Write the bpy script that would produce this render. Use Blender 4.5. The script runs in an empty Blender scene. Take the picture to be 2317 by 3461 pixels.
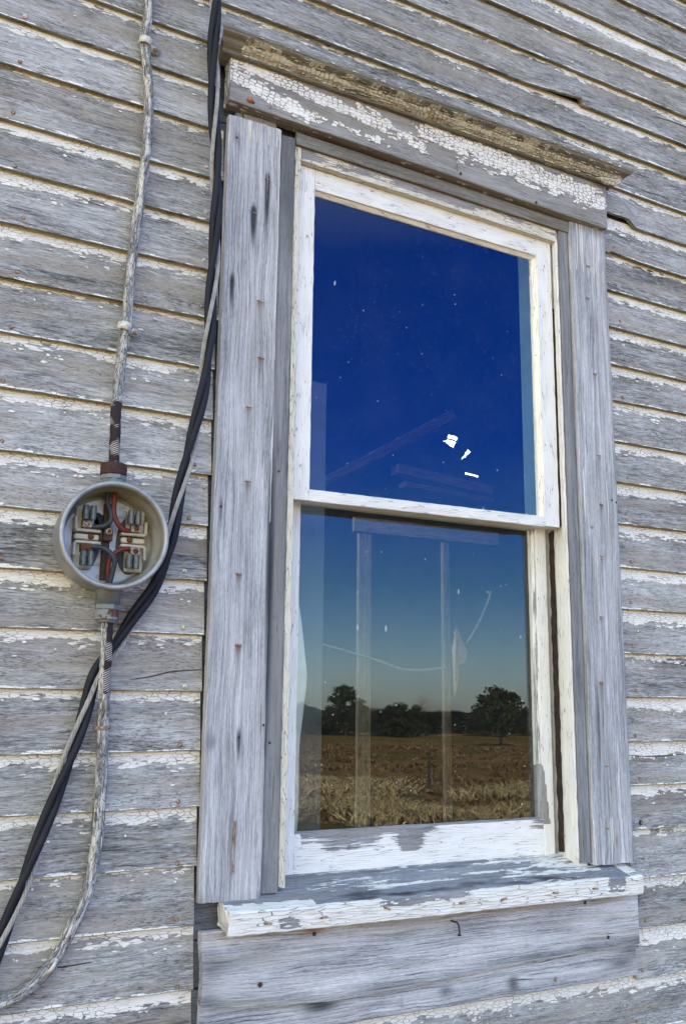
import bpy, math, random
from math import radians, sin, cos, pi, exp, sqrt
from mathutils import Vector, Matrix, noise

# ------------------------------------------------------------------ camera, light, exposure
scene = bpy.context.scene
scene.render.resolution_x, scene.render.resolution_y = 685, 1024
yaw, pitch, roll = 0.47253, 0.20154, 0.01122
fw = Vector((sin(yaw)*cos(pitch), cos(yaw)*cos(pitch), sin(pitch)))
rt = Vector((cos(yaw), -sin(yaw), 0)); up = rt.cross(fw)
r2 = rt*cos(roll) + up*sin(roll); u2 = up*cos(roll) - rt*sin(roll)
cam = bpy.data.cameras.new('camera'); cam_o = bpy.data.objects.new('camera', cam)
scene.collection.objects.link(cam_o)
m = Matrix((r2, u2, -fw)).transposed().to_4x4(); m.translation = Vector((0, -1.7, 1.65))
cam_o.matrix_world = m
cam.sensor_fit = 'VERTICAL'; cam.sensor_height = 36; cam.lens = 33.94
cam.clip_start = 0.05; cam.clip_end = 5000
scene.camera = cam_o

SUN_EL, SUN_AZ = radians(40), radians(-25)       # azimuth from +Y (behind the house) towards +X
world = bpy.data.worlds.new('World'); scene.world = world; world.use_nodes = True
wn = world.node_tree; wn.nodes.clear()
sky = wn.nodes.new('ShaderNodeTexSky'); sky.sky_type = 'NISHITA'; sky.sun_disc = False
sky.sun_elevation = SUN_EL; sky.sun_rotation = SUN_AZ
sky.air_density = 1.0; sky.dust_density = 0.6; sky.ozone_density = 1.5; sky.altitude = 200
bg = wn.nodes.new('ShaderNodeBackground'); bg.inputs['Strength'].default_value = 0.15
wo = wn.nodes.new('ShaderNodeOutputWorld')

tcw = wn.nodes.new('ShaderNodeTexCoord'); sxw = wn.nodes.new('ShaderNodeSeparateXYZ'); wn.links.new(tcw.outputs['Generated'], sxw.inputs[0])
rpw = wn.nodes.new('ShaderNodeValToRGB'); wn.links.new(sxw.outputs[2], rpw.inputs[0])      # clear deep blue low down, unseen white veil added overhead to neutralise wall light
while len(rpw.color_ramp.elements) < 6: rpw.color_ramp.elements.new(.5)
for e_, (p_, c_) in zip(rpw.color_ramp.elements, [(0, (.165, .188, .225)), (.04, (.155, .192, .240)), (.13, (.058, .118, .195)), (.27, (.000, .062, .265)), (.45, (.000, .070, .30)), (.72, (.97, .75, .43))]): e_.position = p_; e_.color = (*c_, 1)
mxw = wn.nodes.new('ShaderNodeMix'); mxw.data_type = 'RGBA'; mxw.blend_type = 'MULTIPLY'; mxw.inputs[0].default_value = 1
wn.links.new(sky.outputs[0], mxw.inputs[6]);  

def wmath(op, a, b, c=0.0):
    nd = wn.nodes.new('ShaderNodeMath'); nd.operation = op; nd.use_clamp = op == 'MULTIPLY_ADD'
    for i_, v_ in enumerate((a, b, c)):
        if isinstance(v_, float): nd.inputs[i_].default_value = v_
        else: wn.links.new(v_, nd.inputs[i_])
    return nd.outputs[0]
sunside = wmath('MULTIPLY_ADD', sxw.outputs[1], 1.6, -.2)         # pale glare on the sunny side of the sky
westside = wmath('MULTIPLY_ADD', sxw.outputs[0], -1.8, .45)       # unseen bright cloud bank added on the left to light the wall
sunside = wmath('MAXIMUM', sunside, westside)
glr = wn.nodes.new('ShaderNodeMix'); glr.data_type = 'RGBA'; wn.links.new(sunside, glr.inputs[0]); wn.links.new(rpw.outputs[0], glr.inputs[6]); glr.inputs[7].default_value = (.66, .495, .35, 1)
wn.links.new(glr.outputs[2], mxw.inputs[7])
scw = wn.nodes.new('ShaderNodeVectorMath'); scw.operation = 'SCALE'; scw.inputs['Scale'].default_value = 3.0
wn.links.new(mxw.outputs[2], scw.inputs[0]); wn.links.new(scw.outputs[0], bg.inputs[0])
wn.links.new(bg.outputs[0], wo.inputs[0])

sun = bpy.data.lights.new('sun', 'SUN'); sun.energy = 5.0; sun.angle = radians(0.53); sun.color = (1, .95, .86)
sun_o = bpy.data.objects.new('sun', sun); scene.collection.objects.link(sun_o)
sd = Vector((sin(SUN_AZ)*cos(SUN_EL), cos(SUN_AZ)*cos(SUN_EL), sin(SUN_EL)))
sun_o.rotation_euler = sd.to_track_quat('Z', 'Y').to_euler()
scene.view_settings.view_transform = 'Standard'; scene.view_settings.look = 'None'
scene.view_settings.exposure = 2.08; scene.view_settings.gamma = 1
scene.cycles.max_bounces = 8; scene.cycles.transparent_max_bounces = 16

rnd = random.Random(7)
COL = scene.collection

def fbm(x, y=0.0, z=0.0, o=3):
    s = 0; a = 1; n = 0
    for i in range(o):
        s += a*noise.noise(Vector((x, y, z+i*7.3))); n += a; a *= .5; x *= 2; y *= 2; z *= 2
    return s/n

# ------------------------------------------------------------------ mesh helpers
class MB:
    """collects verts, faces, uv and float attributes; build() links ONE mesh object"""
    def __init__(s):
        s.v = []; s.f = []; s.uv = []; s.mi = []; s.at = {k: [] for k in ('paint', 'stain_shade', 'rust', 'seed')}
    def add(s, verts, faces, uvs=None, paint=-9, stain_shade=0, rust=0, seed=0, mi=0):
        b = len(s.v); n = len(verts); s.v += [tuple(p) for p in verts]
        s.f += [tuple(b+i for i in f) for f in faces]
        s.mi += [mi]*len(faces) if isinstance(mi, int) else list(mi)
        s.uv += list(uvs) if uvs else [(p[0], p[2]) for p in verts]
        for k, a in (('paint', paint), ('stain_shade', stain_shade), ('rust', rust), ('seed', seed)):
            s.at[k] += list(a) if isinstance(a, (list, tuple)) else [a]*n
    def build(s, name, mats, parent=None, smooth=False, origin=None):
        me = bpy.data.meshes.new(name)
        o3 = Vector(origin) if origin else None
        vv = s.v if o3 is None else [(p[0]-o3.x, p[1]-o3.y, p[2]-o3.z) for p in s.v]
        me.from_pydata(vv, [], s.f)
        if not isinstance(mats, (list, tuple)): mats = [mats]
        for m_ in mats: me.materials.append(m_)
        me.polygons.foreach_set('material_index', s.mi)
        me.polygons.foreach_set('use_smooth', [smooth]*len(s.f))
        uvl = me.uv_layers.new(name='UVMap')
        li = [0]*len(me.loops); me.loops.foreach_get('vertex_index', li)
        fl = []
        for i in li: fl += s.uv[i]
        uvl.data.foreach_set('uv', fl)
        for k, a in s.at.items():
            if any(abs(x-a[0]) > 1e-9 for x in a) or k != 'rust':
                t = me.attributes.new(k, 'FLOAT', 'POINT'); t.data.foreach_set('value', a)
        me.update()
        ob = bpy.data.objects.new(name, me); COL.objects.link(ob)
        if o3: ob.location = o3
        if parent: ob.parent = parent; ob.matrix_parent_inverse = parent.matrix_basis.inverted()
        return ob

def tag(o, label=None, cat=None, group=None, kind=None):
    if label: o['label'] = label
    if cat: o['category'] = cat
    if group: o['group'] = group
    if kind: o['kind'] = kind
    return o
def empty(name, loc=(0, 0, 0)):
    o = bpy.data.objects.new(name, None); COL.objects.link(o); o.location = loc; o.empty_display_size = .05
    return o

def resample(loop, seg, closed=True):
    out = []
    n = len(loop)
    for i in range(n if closed else n-1):
        a = loop[i]; b = loop[(i+1) % n]; d = math.dist(a, b); k = max(1, int(math.ceil(d/seg)))
        for j in range(k): out.append((a[0]+(b[0]-a[0])*j/k, a[1]+(b[1]-a[1])*j/k))
    if not closed: out.append(loop[-1])
    return out

def roundrect(a0, a1, b0, b1, r=.002):
    """a = across, b = depth (b0 front)"""
    return [(a0, b0+r), (a0+.3*r, b0+.3*r), (a0+r, b0), (a1-r, b0), (a1-.3*r, b0+.3*r), (a1, b0+r), (a1, b1), (a0, b1)]

def sweep(mb, prof, s0, s1, axis, ds=.01, seg=.012, jit=.0005, warp=None, paint=None, stain_shade=None, rust=None, seed=None, mi=0, ends=True, wob=0.0):
    """profile (a, b=y) swept along x (axis 'x', a=z) or along z (axis 'z', a=x)"""
    if seed is None: seed = rnd.random()*50
    P = resample(prof, seg); n = len(P); N = max(2, int((s1-s0)/ds)+1)
    per = [0]
    for i in range(n): per.append(per[-1]+math.dist(P[i], P[(i+1) % n]))
    V = []; U = []; F = []
    for k in range(N):
        s = s0+(s1-s0)*k/(N-1)
        for i, (a, b) in enumerate(P):
            j1 = jit*noise.noise(Vector((s*40+seed, a*60, b*60+seed)))+wob*noise.noise(Vector((s*4+seed, seed, a*2)))
            j2 = jit*noise.noise(Vector((s*40, a*60+seed, b*60-seed)))
            e = 0
            if k in (0, N-1): e = jit*3*noise.noise(Vector((a*150+seed, b*90, k)))
            p = (s+e, b+j2, a+j1) if axis == 'x' else (a+j1, b+j2, s+e)
            if warp: p = warp(*p)
            V.append(p); U.append((s, per[i]))
    for k in range(N-1):
        for i in range(n):
            j = (i+1) % n
            F.append((k*n+i, k*n+j, (k+1)*n+j, (k+1)*n+i) if axis == 'z' else (k*n+j, k*n+i, (k+1)*n+i, (k+1)*n+j))
    if ends:
        for k in (0, N-1):
            c = [k*n+i for i in range(n)]
            F.append(tuple(c[::-1] if (k == 0) == (axis == 'z') else c))
    g = lambda f, d: d if f is None else ([f(*p) for p in V] if callable(f) else f)
    mb.add(V, F, U, g(paint, -9), g(stain_shade, 0), g(rust, 0), seed, mi)
    return V

def chips(mb, path, rad, n, seed, z_skip=()):
    r = random.Random(seed); C = catmull(path, 24)
    for k in range(n):
        i = r.randrange(2, len(C)-2); c = C[i]
        if any(a < c.z < b for a, b in z_skip): continue
        T = (C[i+1]-C[i-1]).normalized(); X = T.cross(Vector((0, -1, 0))).normalized(); Y = X.cross(T)
        a = r.uniform(-.3, pi+.3); N = X*cos(a)+Y*sin(a); Tn = T.cross(N)
        rr = rad*(1.04+.04*abs(cos(a))); L = r.uniform(.004, .018); W = r.uniform(.0010, .0030); lf = r.choice((.0002, .0008, .0018)); V = []
        m_ = 6; P = [(cos(2*pi*j/m_)*r.uniform(.7, 1.1), sin(2*pi*j/m_)*r.uniform(.7, 1.1)) for j in range(m_)]
        for off in (0, .0005):
            for u, w in P: V.append(c+N*(rr+off+lf*(.5+.5*u))+T*(u*L)+Tn*(w*W))
        F = [tuple(range(m_)), tuple(range(m_, 2*m_))[::-1]]+[(j, m_+j, m_+(j+1) % m_, (j+1) % m_) for j in range(m_)]
        mb.add(V, F, [(k*.13+u*.004, w*.002) for u, w in P]*2, 3.0, 0, 0, 0)

def tube(mb, path, rad, nseg=10, oval=1.0, lobes=0, lobe_amp=.1, twist=0, closed_ends=True, paint=-9, seed=0, jit=0, sub=6, mi=0, stain_shade=0, upv=(0, -1, 0)):
    """smooth tube along a Catmull-Rom path; rad number or f(t)"""
    pts = [Vector(p) for p in path]; C = []
    for i in range(len(pts)-1):
        p0 = pts[max(i-1, 0)]; p1 = pts[i]; p2 = pts[i+1]; p3 = pts[min(i+2, len(pts)-1)]
        for j in range(sub):
            t = j/sub
            C.append(.5*((2*p1)+(-p0+p2)*t+(2*p0-5*p1+4*p2-p3)*t*t+(-p0+3*p1-3*p2+p3)*t**3))
    C.append(pts[-1]); V = []; U = []; L = 0; A = []
    for k, c in enumerate(C):
        if k: L += (c-C[k-1]).length
        T = (C[min(k+1, len(C)-1)]-C[max(k-1, 0)]).normalized()
        X = T.cross(Vector(upv))
        X = X.normalized() if X.length > .05 else T.orthogonal().normalized()
        Y = X.cross(T)
        r = rad(L) if callable(rad) else rad
        for i in range(nseg):
            a = 2*pi*i/nseg
            rr = r*(1+lobe_amp*cos(lobes*(a-L*twist))) if lobes else r
            if jit: rr *= 1+jit*noise.noise(Vector((L*45, a*1.3, seed)))+jit*.6*noise.noise(Vector((L*220, a*2, seed)))
            p = c+X*(cos(a)*rr*oval)+Y*(sin(a)*rr)
            V.append(p); U.append((L, a*r)); A.append(paint(L, p) if callable(paint) else paint)
    F = [(k*nseg+i, k*nseg+(i+1) % nseg, (k+1)*nseg+(i+1) % nseg, (k+1)*nseg+i) for k in range(len(C)-1) for i in range(nseg)]
    if closed_ends:
        F.append(tuple(range(nseg))[::-1]); F.append(tuple((len(C)-1)*nseg+i for i in range(nseg)))
    mb.add(V, F, U, A, stain_shade, 0, seed, mi)
    return C

def catmull(path, sub=8):
    pts = [Vector(p) for p in path]; C = []
    for i in range(len(pts)-1):
        p0 = pts[max(i-1, 0)]; p1 = pts[i]; p2 = pts[i+1]; p3 = pts[min(i+2, len(pts)-1)]
        for j in range(sub):
            t = j/sub
            C.append(.5*((2*p1)+(-p0+p2)*t+(2*p0-5*p1+4*p2-p3)*t*t+(-p0+3*p1-3*p2+p3)*t**3))
    C.append(pts[-1]); return C

def lathe(mb, prof, c, axis='y', n=48, sx=1.0, sz=1.0, mi=0, paint=-9, seed=0, a0=0, a1=2*pi, poly=None):
    """profile (radius, offset along axis) turned round axis through c"""
    V = []; U = []; F = []; k = len(prof); full = abs(a1-a0-2*pi) < 1e-6; m_ = n if full else n+1
    for i in range(m_):
        a = a0+(a1-a0)*i/n
        for j, (r, h) in enumerate(prof):
            rr = r*(poly(a) if poly else 1)
            p = (c[0]+rr*cos(a)*sx, c[1]+h, c[2]+rr*sin(a)*sz) if axis == 'y' else (c[0]+rr*cos(a), c[1]+rr*sin(a), c[2]+h)
            V.append(p); U.append((a*.06, r+h))
    for i in range(n):
        i2 = (i+1) % m_
        for j in range(k-1):
            f = (i*k+j, i2*k+j, i2*k+j+1, i*k+j+1)
            F.append(f if axis == 'z' else f[::-1])
    mb.add(V, F, U, paint, 0, 0, seed, mi)

def box(mb, c, s, r=.001, mi=0, rot=None, paint=-9, seed=0, rust=0):
    hx, hy, hz = s[0]/2, s[1]/2, s[2]/2; r = min(r, hx*.6, hy*.6, hz*.6)
    V = []; F = []
    # chamfered box: 24 verts
    idx = {}
    for sx in (-1, 1):
        for sy in (-1, 1):
            for sz in (-1, 1):
                for k in range(3):
                    p = [sx*(hx-r), sy*(hy-r), sz*(hz-r)]; p[k] += (sx, sy, sz)[k]*r
                    idx[(sx, sy, sz, k)] = len(V); V.append(Vector(p))
    def q(*ks): F.append(tuple(idx[k] for k in ks))
    for k in range(3):
        a, b = [(1, 2), (2, 0), (0, 1)][k]
        for s_ in (-1, 1):
            def key(u, w):
                t = [0, 0, 0]; t[k] = s_; t[a] = u; t[b] = w; return (t[0], t[1], t[2], k)
            f = [key(-1, -1), key(1, -1), key(1, 1), key(-1, 1)]
            q(*(f if s_ > 0 else f[::-1]))
    for k in range(3):
        a, b = [(1, 2), (2, 0), (0, 1)][k]
        for u in (-1, 1):
            for w in (-1, 1):
                def key(sk, kk):
                    t = [0, 0, 0]; t[k] = sk; t[a] = u; t[b] = w; return (t[0], t[1], t[2], kk)
                f = [key(-1, a), key(1, a), key(1, b), key(-1, b)]
                q(*(f if u*w < 0 else f[::-1]))
    for sx in (-1, 1):
        for sy in (-1, 1):
            for sz in (-1, 1):
                f = [(sx, sy, sz, 0), (sx, sy, sz, 1), (sx, sy, sz, 2)]
                q(*(f if sx*sy*sz > 0 else f[::-1]))
    V = [(rot @ p if rot else p)+Vector(c) for p in V]
    mb.add(V, F, [(p.x+p.y, p.z) for p in V], paint, 0, rust, seed, mi)

# ------------------------------------------------------------------ materials
class NT:
    def __init__(s, name):
        s.m = bpy.data.materials.new(name); s.m.use_nodes = True; s.t = s.m.node_tree; s.t.nodes.clear()
        s.out = s.n('ShaderNodeOutputMaterial')
    def n(s, typ, **k):
        nd = s.t.nodes.new(typ)
        for a, b in k.items(): setattr(nd, a, b)
        return nd
    def link(s, a, b): s.t.links.new(a, b)
    def setin(s, sock, v):
        if isinstance(v, bpy.types.NodeSocket): s.link(v, sock)
        elif isinstance(v, tuple) and len(v) == 3 and sock.type == 'RGBA': sock.default_value = (*v, 1)
        else: sock.default_value = v
    def math(s, op, a, b=0.0, c=0.0, clamp=False):
        nd = s.n('ShaderNodeMath', operation=op, use_clamp=clamp)
        s.setin(nd.inputs[0], a); s.setin(nd.inputs[1], b); s.setin(nd.inputs[2], c); return nd.outputs[0]
    def vec(s, x, y, z=0.0):
        nd = s.n('ShaderNodeCombineXYZ')
        for i, v in enumerate((x, y, z)): s.setin(nd.inputs[i], v)
        return nd.outputs[0]
    def noise(s, v, scale=1.0, detail=3.0, rough=.5, dist=0.0):
        nd = s.n('ShaderNodeTexNoise'); s.link(v, nd.inputs['Vector'])
        nd.inputs['Scale'].default_value = scale; nd.inputs['Detail'].default_value = detail
        nd.inputs['Roughness'].default_value = rough; nd.inputs['Distortion'].default_value = dist
        return nd.outputs['Fac']
    def mix(s, f, a, b, blend='MIX'):
        nd = s.n('ShaderNodeMix', data_type='RGBA', blend_type=blend)
        s.setin(nd.inputs[0], f); s.setin(nd.inputs[6], a); s.setin(nd.inputs[7], b); return nd.outputs[2]
    def step(s, v, a, b):  # smooth ramp a..b -> 0..1
        nd = s.n('ShaderNodeMapRange', interpolation_type='SMOOTHSTEP')
        s.setin(nd.inputs[0], v); nd.inputs[1].default_value = a; nd.inputs[2].default_value = b
        return nd.outputs[0]
    def ramp(s, f, stops):
        nd = s.n('ShaderNodeValToRGB'); s.link(f, nd.inputs[0]); cr = nd.color_ramp
        while len(cr.elements) < len(stops): cr.elements.new(.5)
        for e, (p, c) in zip(cr.elements, stops): e.position = p; e.color = (*c, 1)
        return nd.outputs[0]
    def attr(s, k):
        nd = s.n('ShaderNodeAttribute', attribute_name=k); return nd.outputs['Fac']
    def bsdf(s, col, rough=.8, metal=0.0, bump=None, bstr=.5, bdist=.001, spec=.3):
        b = s.n('ShaderNodeBsdfPrincipled'); s.setin(b.inputs['Base Color'], col)
        s.setin(b.inputs['Roughness'], rough); s.setin(b.inputs['Metallic'], metal); b.inputs['Specular IOR Level'].default_value = spec
        if bump is not None:
            bp = s.n('ShaderNodeBump'); bp.inputs['Strength'].default_value = bstr; bp.inputs['Distance'].default_value = bdist
            s.link(bump, bp.inputs['Height']); s.link(bp.outputs[0], b.inputs['Normal'])
        s.link(b.outputs[0], s.out.inputs[0]); return b

def wood(name, dark=(.10, .10, .10), mid=(.25, .25, .26), light=(.42, .42, .44), warm=(.30, .26, .20),
         paint=(.74, .72, .64), paint2=(.66, .63, .53), fa=70, fb=170, amp=1.6, crack=.05, gx=18, gy=520,
         crackcol=(.16, .14, .11), lichen=0.0, checks=.5, blotch=.5, bstr=.7, fine=1.0, fray=.35, square=0.0, warmamt=.5, dash=.6, pk=.28, ckop=.85):
    t = NT(name); tc = t.n('ShaderNodeUVMap'); tc.uv_map = 'UVMap'
    sp = t.n('ShaderNodeSeparateXYZ'); t.link(tc.outputs[0], sp.inputs[0]); u, v = sp.outputs[0], sp.outputs[1]
    seed = t.attr('seed')
    us = t.math('MULTIPLY_ADD', seed, 3.7, u)
    warpn = t.noise(t.vec(t.math('MULTIPLY', us, 5.0), t.math('MULTIPLY', v, 20.0), seed), 1, 2)
    vw = t.math('MULTIPLY_ADD', t.math('SUBTRACT', warpn, .5), .02, v)
    g1 = t.noise(t.vec(t.math('MULTIPLY', us, gx), t.math('MULTIPLY', vw, gy), seed), 1, 4, .65)
    g2 = t.noise(t.vec(t.math('MULTIPLY', us, gx*.35), t.math('MULTIPLY', vw, gy*.28), seed), 1, 3, .6)
    g3 = t.noise(t.vec(t.math('MULTIPLY', us, 4.0), t.math('MULTIPLY', v, 16.0), seed), 1, 4, .6)
    g4 = t.noise(t.vec(t.math('MULTIPLY', us, 90.0), t.math('MULTIPLY', vw, gy*1.6), seed), 1, 2, .6)
    s = t.math('MULTIPLY', t.math('SUBTRACT', g1, .5), 1.1*fine)
    s = t.math('MULTIPLY_ADD', t.math('SUBTRACT', g2, .5), .9, s)
    s = t.math('MULTIPLY_ADD', t.math('SUBTRACT', g3, .5), blotch*1.6, s)
    s = t.math('MULTIPLY_ADD', t.math('SUBTRACT', g4, .5), .55*fine, s)
    s = t.math('MULTIPLY_ADD', t.math('SUBTRACT', t.noise(t.vec(t.math('MULTIPLY', seed, 5.3), .5), 1, 0), .5), .45, s)
    s = t.math('ADD', s, .5)
    c = t.ramp(s, [(.08, dark), (.46, mid), (.9, light)])
    w = t.noise(t.vec(t.math('MULTIPLY', us, 2.2), t.math('MULTIPLY', v, 30.0), t.math('ADD', seed, 9.0)), 1, 4, .6)
    c = t.mix(t.math('MULTIPLY', t.step(w, .44, .68), warmamt), c, warm)
    da = t.noise(t.vec(t.math('MULTIPLY', us, gx*2.6), t.math('MULTIPLY', vw, gy*1.25), t.math('ADD', seed, 2.0)), 1, 3, .75)
    db = t.noise(t.vec(t.math('MULTIPLY', us, 5.0), t.math('MULTIPLY', v, 24.0), t.math('ADD', seed, 6.0)), 1, 3, .6)
    dm = t.math('MULTIPLY', t.step(t.math('MULTIPLY_ADD', t.math('SUBTRACT', db, .5), .35, da), .54, .68), dash)
    c = t.mix(dm, c, tuple(x*.45 for x in dark))
    # drying checks: long fine dark splits
    ch = t.noise(t.vec(t.math('MULTIPLY', us, 5.0), t.math('MULTIPLY', vw, gy*.55), t.math('ADD', seed, 4.0)), 1, 2, .5)
    chm = t.math('MULTIPLY', t.step(ch, .69, .76), checks)
    c = t.mix(chm, c, (.035, .032, .03))
    if lichen:
        ln = t.noise(t.vec(t.math('MULTIPLY', us, 60.0), t.math('MULTIPLY', v, 120.0), seed), 1, 4, .7)
        c = t.mix(t.math('MULTIPLY', t.step(ln, .45, .62), lichen), c, (.16, .145, .06))
    # stain, painted shade and rust
    st = t.attr('stain_shade'); ru = t.attr('rust')
    stn = t.math('MULTIPLY', st, t.math('MULTIPLY_ADD', g2, 1.2, .4))
    c = t.mix(t.step(stn, .12, .95), c, (.045, .047, .055))
    # paint flakes: noise sampled once per crack cell, so that whole chips stay or fall
    wu = t.math('MULTIPLY_ADD', t.math('SUBTRACT', t.noise(t.vec(t.math('MULTIPLY', us, fa*.6), t.math('MULTIPLY', v, fb*.6), 2.0), 1, 2), .5), 1.1*(1-square), t.math('MULTIPLY', us, fa))
    wv = t.math('MULTIPLY_ADD', t.math('SUBTRACT', t.noise(t.vec(t.math('MULTIPLY', us, fa*.6), t.math('MULTIPLY', v, fb*.6), 8.0), 1, 2), .5), 1.1*(1-square*.5), t.math('MULTIPLY', v, fb))
    fv = t.vec(wu, wv, t.math('MULTIPLY', seed, 2.0))
    vo = t.n('ShaderNodeTexVoronoi', voronoi_dimensions='2D', feature='F1', distance='CHEBYCHEV' if square else 'EUCLIDEAN'); t.link(fv, vo.inputs['Vector']); vo.inputs['Scale'].default_value = 1
    vo.inputs['Randomness'].default_value = 1-.45*square
    pn = t.noise(t.n('ShaderNodeVectorMath', operation='MULTIPLY_ADD').outputs[0], 1, 3, .55)
    vm = t.t.nodes[-2] if False else [n_ for n_ in t.t.nodes if n_.bl_idname == 'ShaderNodeVectorMath'][-1]
    t.link(vo.outputs['Position'], vm.inputs[0]); vm.inputs[1].default_value = (pk, pk*1.2, 1)
    t.link(t.vec(seed, seed, seed), vm.inputs[2])
    if square:
        ed = t.math('SUBTRACT', .5, vo.outputs['Distance'])
        ve = t.n('ShaderNodeTexVoronoi', voronoi_dimensions='2D', feature='DISTANCE_TO_EDGE'); t.link(fv, ve.inputs['Vector']); ve.inputs['Scale'].default_value = 1
        ve.inputs['Randomness'].default_value = 1-.45*square
        ed = ve.outputs['Distance']
    else:
        ve = t.n('ShaderNodeTexVoronoi', voronoi_dimensions='2D', feature='DISTANCE_TO_EDGE'); t.link(fv, ve.inputs['Vector']); ve.inputs['Scale'].default_value = 1
        ed = ve.outputs['Distance']
    rag = t.noise(t.vec(t.math('MULTIPLY', us, fa*2.2), t.math('MULTIPLY', v, fb*2.2), seed), 1, 3, .6)
    pv = t.math('MULTIPLY_ADD', t.math('SUBTRACT', pn, .5), amp, t.attr('paint'))
    pv = t.math('MULTIPLY_ADD', t.math('SUBTRACT', rag, .5), fray, pv)
    pm = t.step(pv, -.015, .015)
    # cracks open only in some places
    cn = t.noise(t.vec(t.math('MULTIPLY', us, 12.0), t.math('MULTIPLY', v, 40.0), 3.0), 1, 2)
    cw = t.math('MULTIPLY', t.step(cn, .3, .7), crack)
    ck = t.math('LESS_THAN', ed, cw)
    dirt = t.noise(t.vec(t.math('MULTIPLY', us, 30.0), t.math('MULTIPLY', v, 60.0), 5.0), 1, 5, .7)
    pc = t.mix(t.step(dirt, .35, .72), paint, paint2)
    pc = t.mix(t.math('MULTIPLY', t.step(stn, .2, 1.2), .7), pc, (.12, .12, .11))
    pc = t.mix(t.math('MULTIPLY', ck, ckop), pc, crackcol)
    c = t.mix(pm, c, pc)
    run = t.math('MULTIPLY', ru, t.math('MULTIPLY_ADD', g2, 1.0, .5))
    c = t.mix(t.step(run, .1, 1.0), c, (.20, .085, .03))
    pmb = t.math('MULTIPLY', pm, t.math('SUBTRACT', 1.0, t.math('MULTIPLY', ck, .9)))
    curl = t.math('MULTIPLY', t.math('MULTIPLY', pm, t.step(ed, .3, 0.0)), .25)
    h = t.math('MULTIPLY_ADD', t.math('SUBTRACT', g1, .5), .5*fine, t.math('ADD', pmb, curl))
    h = t.math('MULTIPLY_ADD', g4, .18*fine, h)
    h = t.math('SUBTRACT', h, t.math('MULTIPLY', t.math('MULTIPLY', chm, t.math('SUBTRACT', 1.0, pm)), .9))
    t.bsdf(c, t.math('MULTIPLY_ADD', pm, -.2, .85), 0, h, bstr, .0018)
    return t.m

def simple(name, col, rough=.6, metal=0.0, var=.25, scale=60, col2=None, bstr=.2, spec=.4, thr=(.4, .7)):
    t = NT(name); tc = t.n('ShaderNodeTexCoord')
    n1 = t.noise(tc.outputs['Object'], scale, 5, .65)
    c2 = col2 if col2 else tuple(x*(1-var) for x in col)
    c = t.mix(t.step(n1, *thr), col, c2)
    n2 = t.noise(tc.outputs['Object'], scale*4, 3, .6)
    t.bsdf(c, rough, metal, n2, bstr, .0006, spec)
    return t.m

W_SIDE = wood('weathered_siding', dark=(.06, .06, .058), mid=(.275, .275, .268), light=(.54, .54, .53), warm=(.31, .275, .225), paint=(.86, .84, .77), paint2=(.76, .74, .66), lichen=0, blotch=.6, warmamt=.65, gx=38, gy=430, fine=1.3, fa=58, fb=185, amp=2.3, crack=.07, pk=.42, dash=.7, ckop=.65, fray=.5)
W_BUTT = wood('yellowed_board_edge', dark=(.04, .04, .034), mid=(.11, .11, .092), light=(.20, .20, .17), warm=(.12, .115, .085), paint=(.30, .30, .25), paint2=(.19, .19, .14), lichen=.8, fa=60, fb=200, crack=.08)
W_CAS = wood('silvered_casing', dark=(.13, .135, .15), mid=(.36, .37, .39), light=(.68, .685, .70), warm=(.36, .34, .32), gx=7, gy=420, blotch=.45, checks=.9, warmamt=.35, fa=9, fb=420, amp=1.5, crack=0, fine=1.0, dash=.5, pk=.6)
W_STRIP = wood('blue_grey_strip', dark=(.11, .115, .12), mid=(.22, .228, .24), light=(.35, .36, .37), warm=(.20, .19, .17), gx=8, gy=400, checks=.5, blotch=.6, fine=.6)
W_HEAD = wood('alligatored_header', dark=(.13, .125, .115), paint=(.86, .85, .80), paint2=(.78, .76, .69), mid=(.27, .265, .26), light=(.40, .39, .385), warm=(.30, .27, .21), fa=74, fb=135, amp=2.4, crack=.10, square=.7, checks=.5, fray=.4, warmamt=.6, bstr=1.0, crackcol=(.13, .11, .08), pk=.5)
W_CORN = wood('crackled_cornice', dark=(.08, .078, .065), mid=(.19, .185, .16), light=(.33, .325, .29), warm=(.19, .17, .135), paint=(.66, .64, .56), paint2=(.48, .46, .37), fa=95, fb=70, amp=1.5, crack=.10, square=1, lichen=.35, bstr=1.0)
W_SASH = wood('painted_sash', dark=(.13, .13, .13), mid=(.28, .28, .29), light=(.42, .42, .43), paint=(.83, .825, .79), paint2=(.80, .785, .725), fa=9, fb=300, amp=1.3, crack=.035, fray=1.0, crackcol=(.25, .23, .19), bstr=.6)
W_STOP = wood('cream_stop', paint=(.74, .71, .60), paint2=(.66, .62, .48), fa=26, fb=260, amp=1.0, crack=.05, fray=.8, crackcol=(.2, .17, .1), bstr=1.0)
W_SILL = wood('peeling_sill', dark=(.08, .085, .095), mid=(.21, .22, .24), light=(.38, .39, .41), paint=(.80, .79, .75), paint2=(.72, .70, .62), fa=16, fb=170, amp=1.5, crack=.03, fray=1.1, checks=1.0, bstr=1.0, pk=.4)
W_APRON = wood('bleached_apron', dark=(.11, .115, .13), mid=(.42, .43, .45), light=(.74, .745, .76), warm=(.46, .43, .38), gx=5, gy=330, checks=.8, blotch=.75, fine=1.15, warmamt=.45)
W_DARK = wood('sheathing_boards', dark=(.04, .045, .055), mid=(.11, .125, .155), light=(.20, .22, .26), warm=(.12, .12, .12), checks=1)
W_IN = wood('inside_lumber', dark=(.07, .055, .04), mid=(.17, .145, .11), light=(.25, .22, .18), warm=(.19, .14, .09), gx=10, gy=200)
TEAL = simple('faded_teal_paint', (.05, .125, .135), .7, 0, col2=(.035, .095, .10), scale=12)
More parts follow.
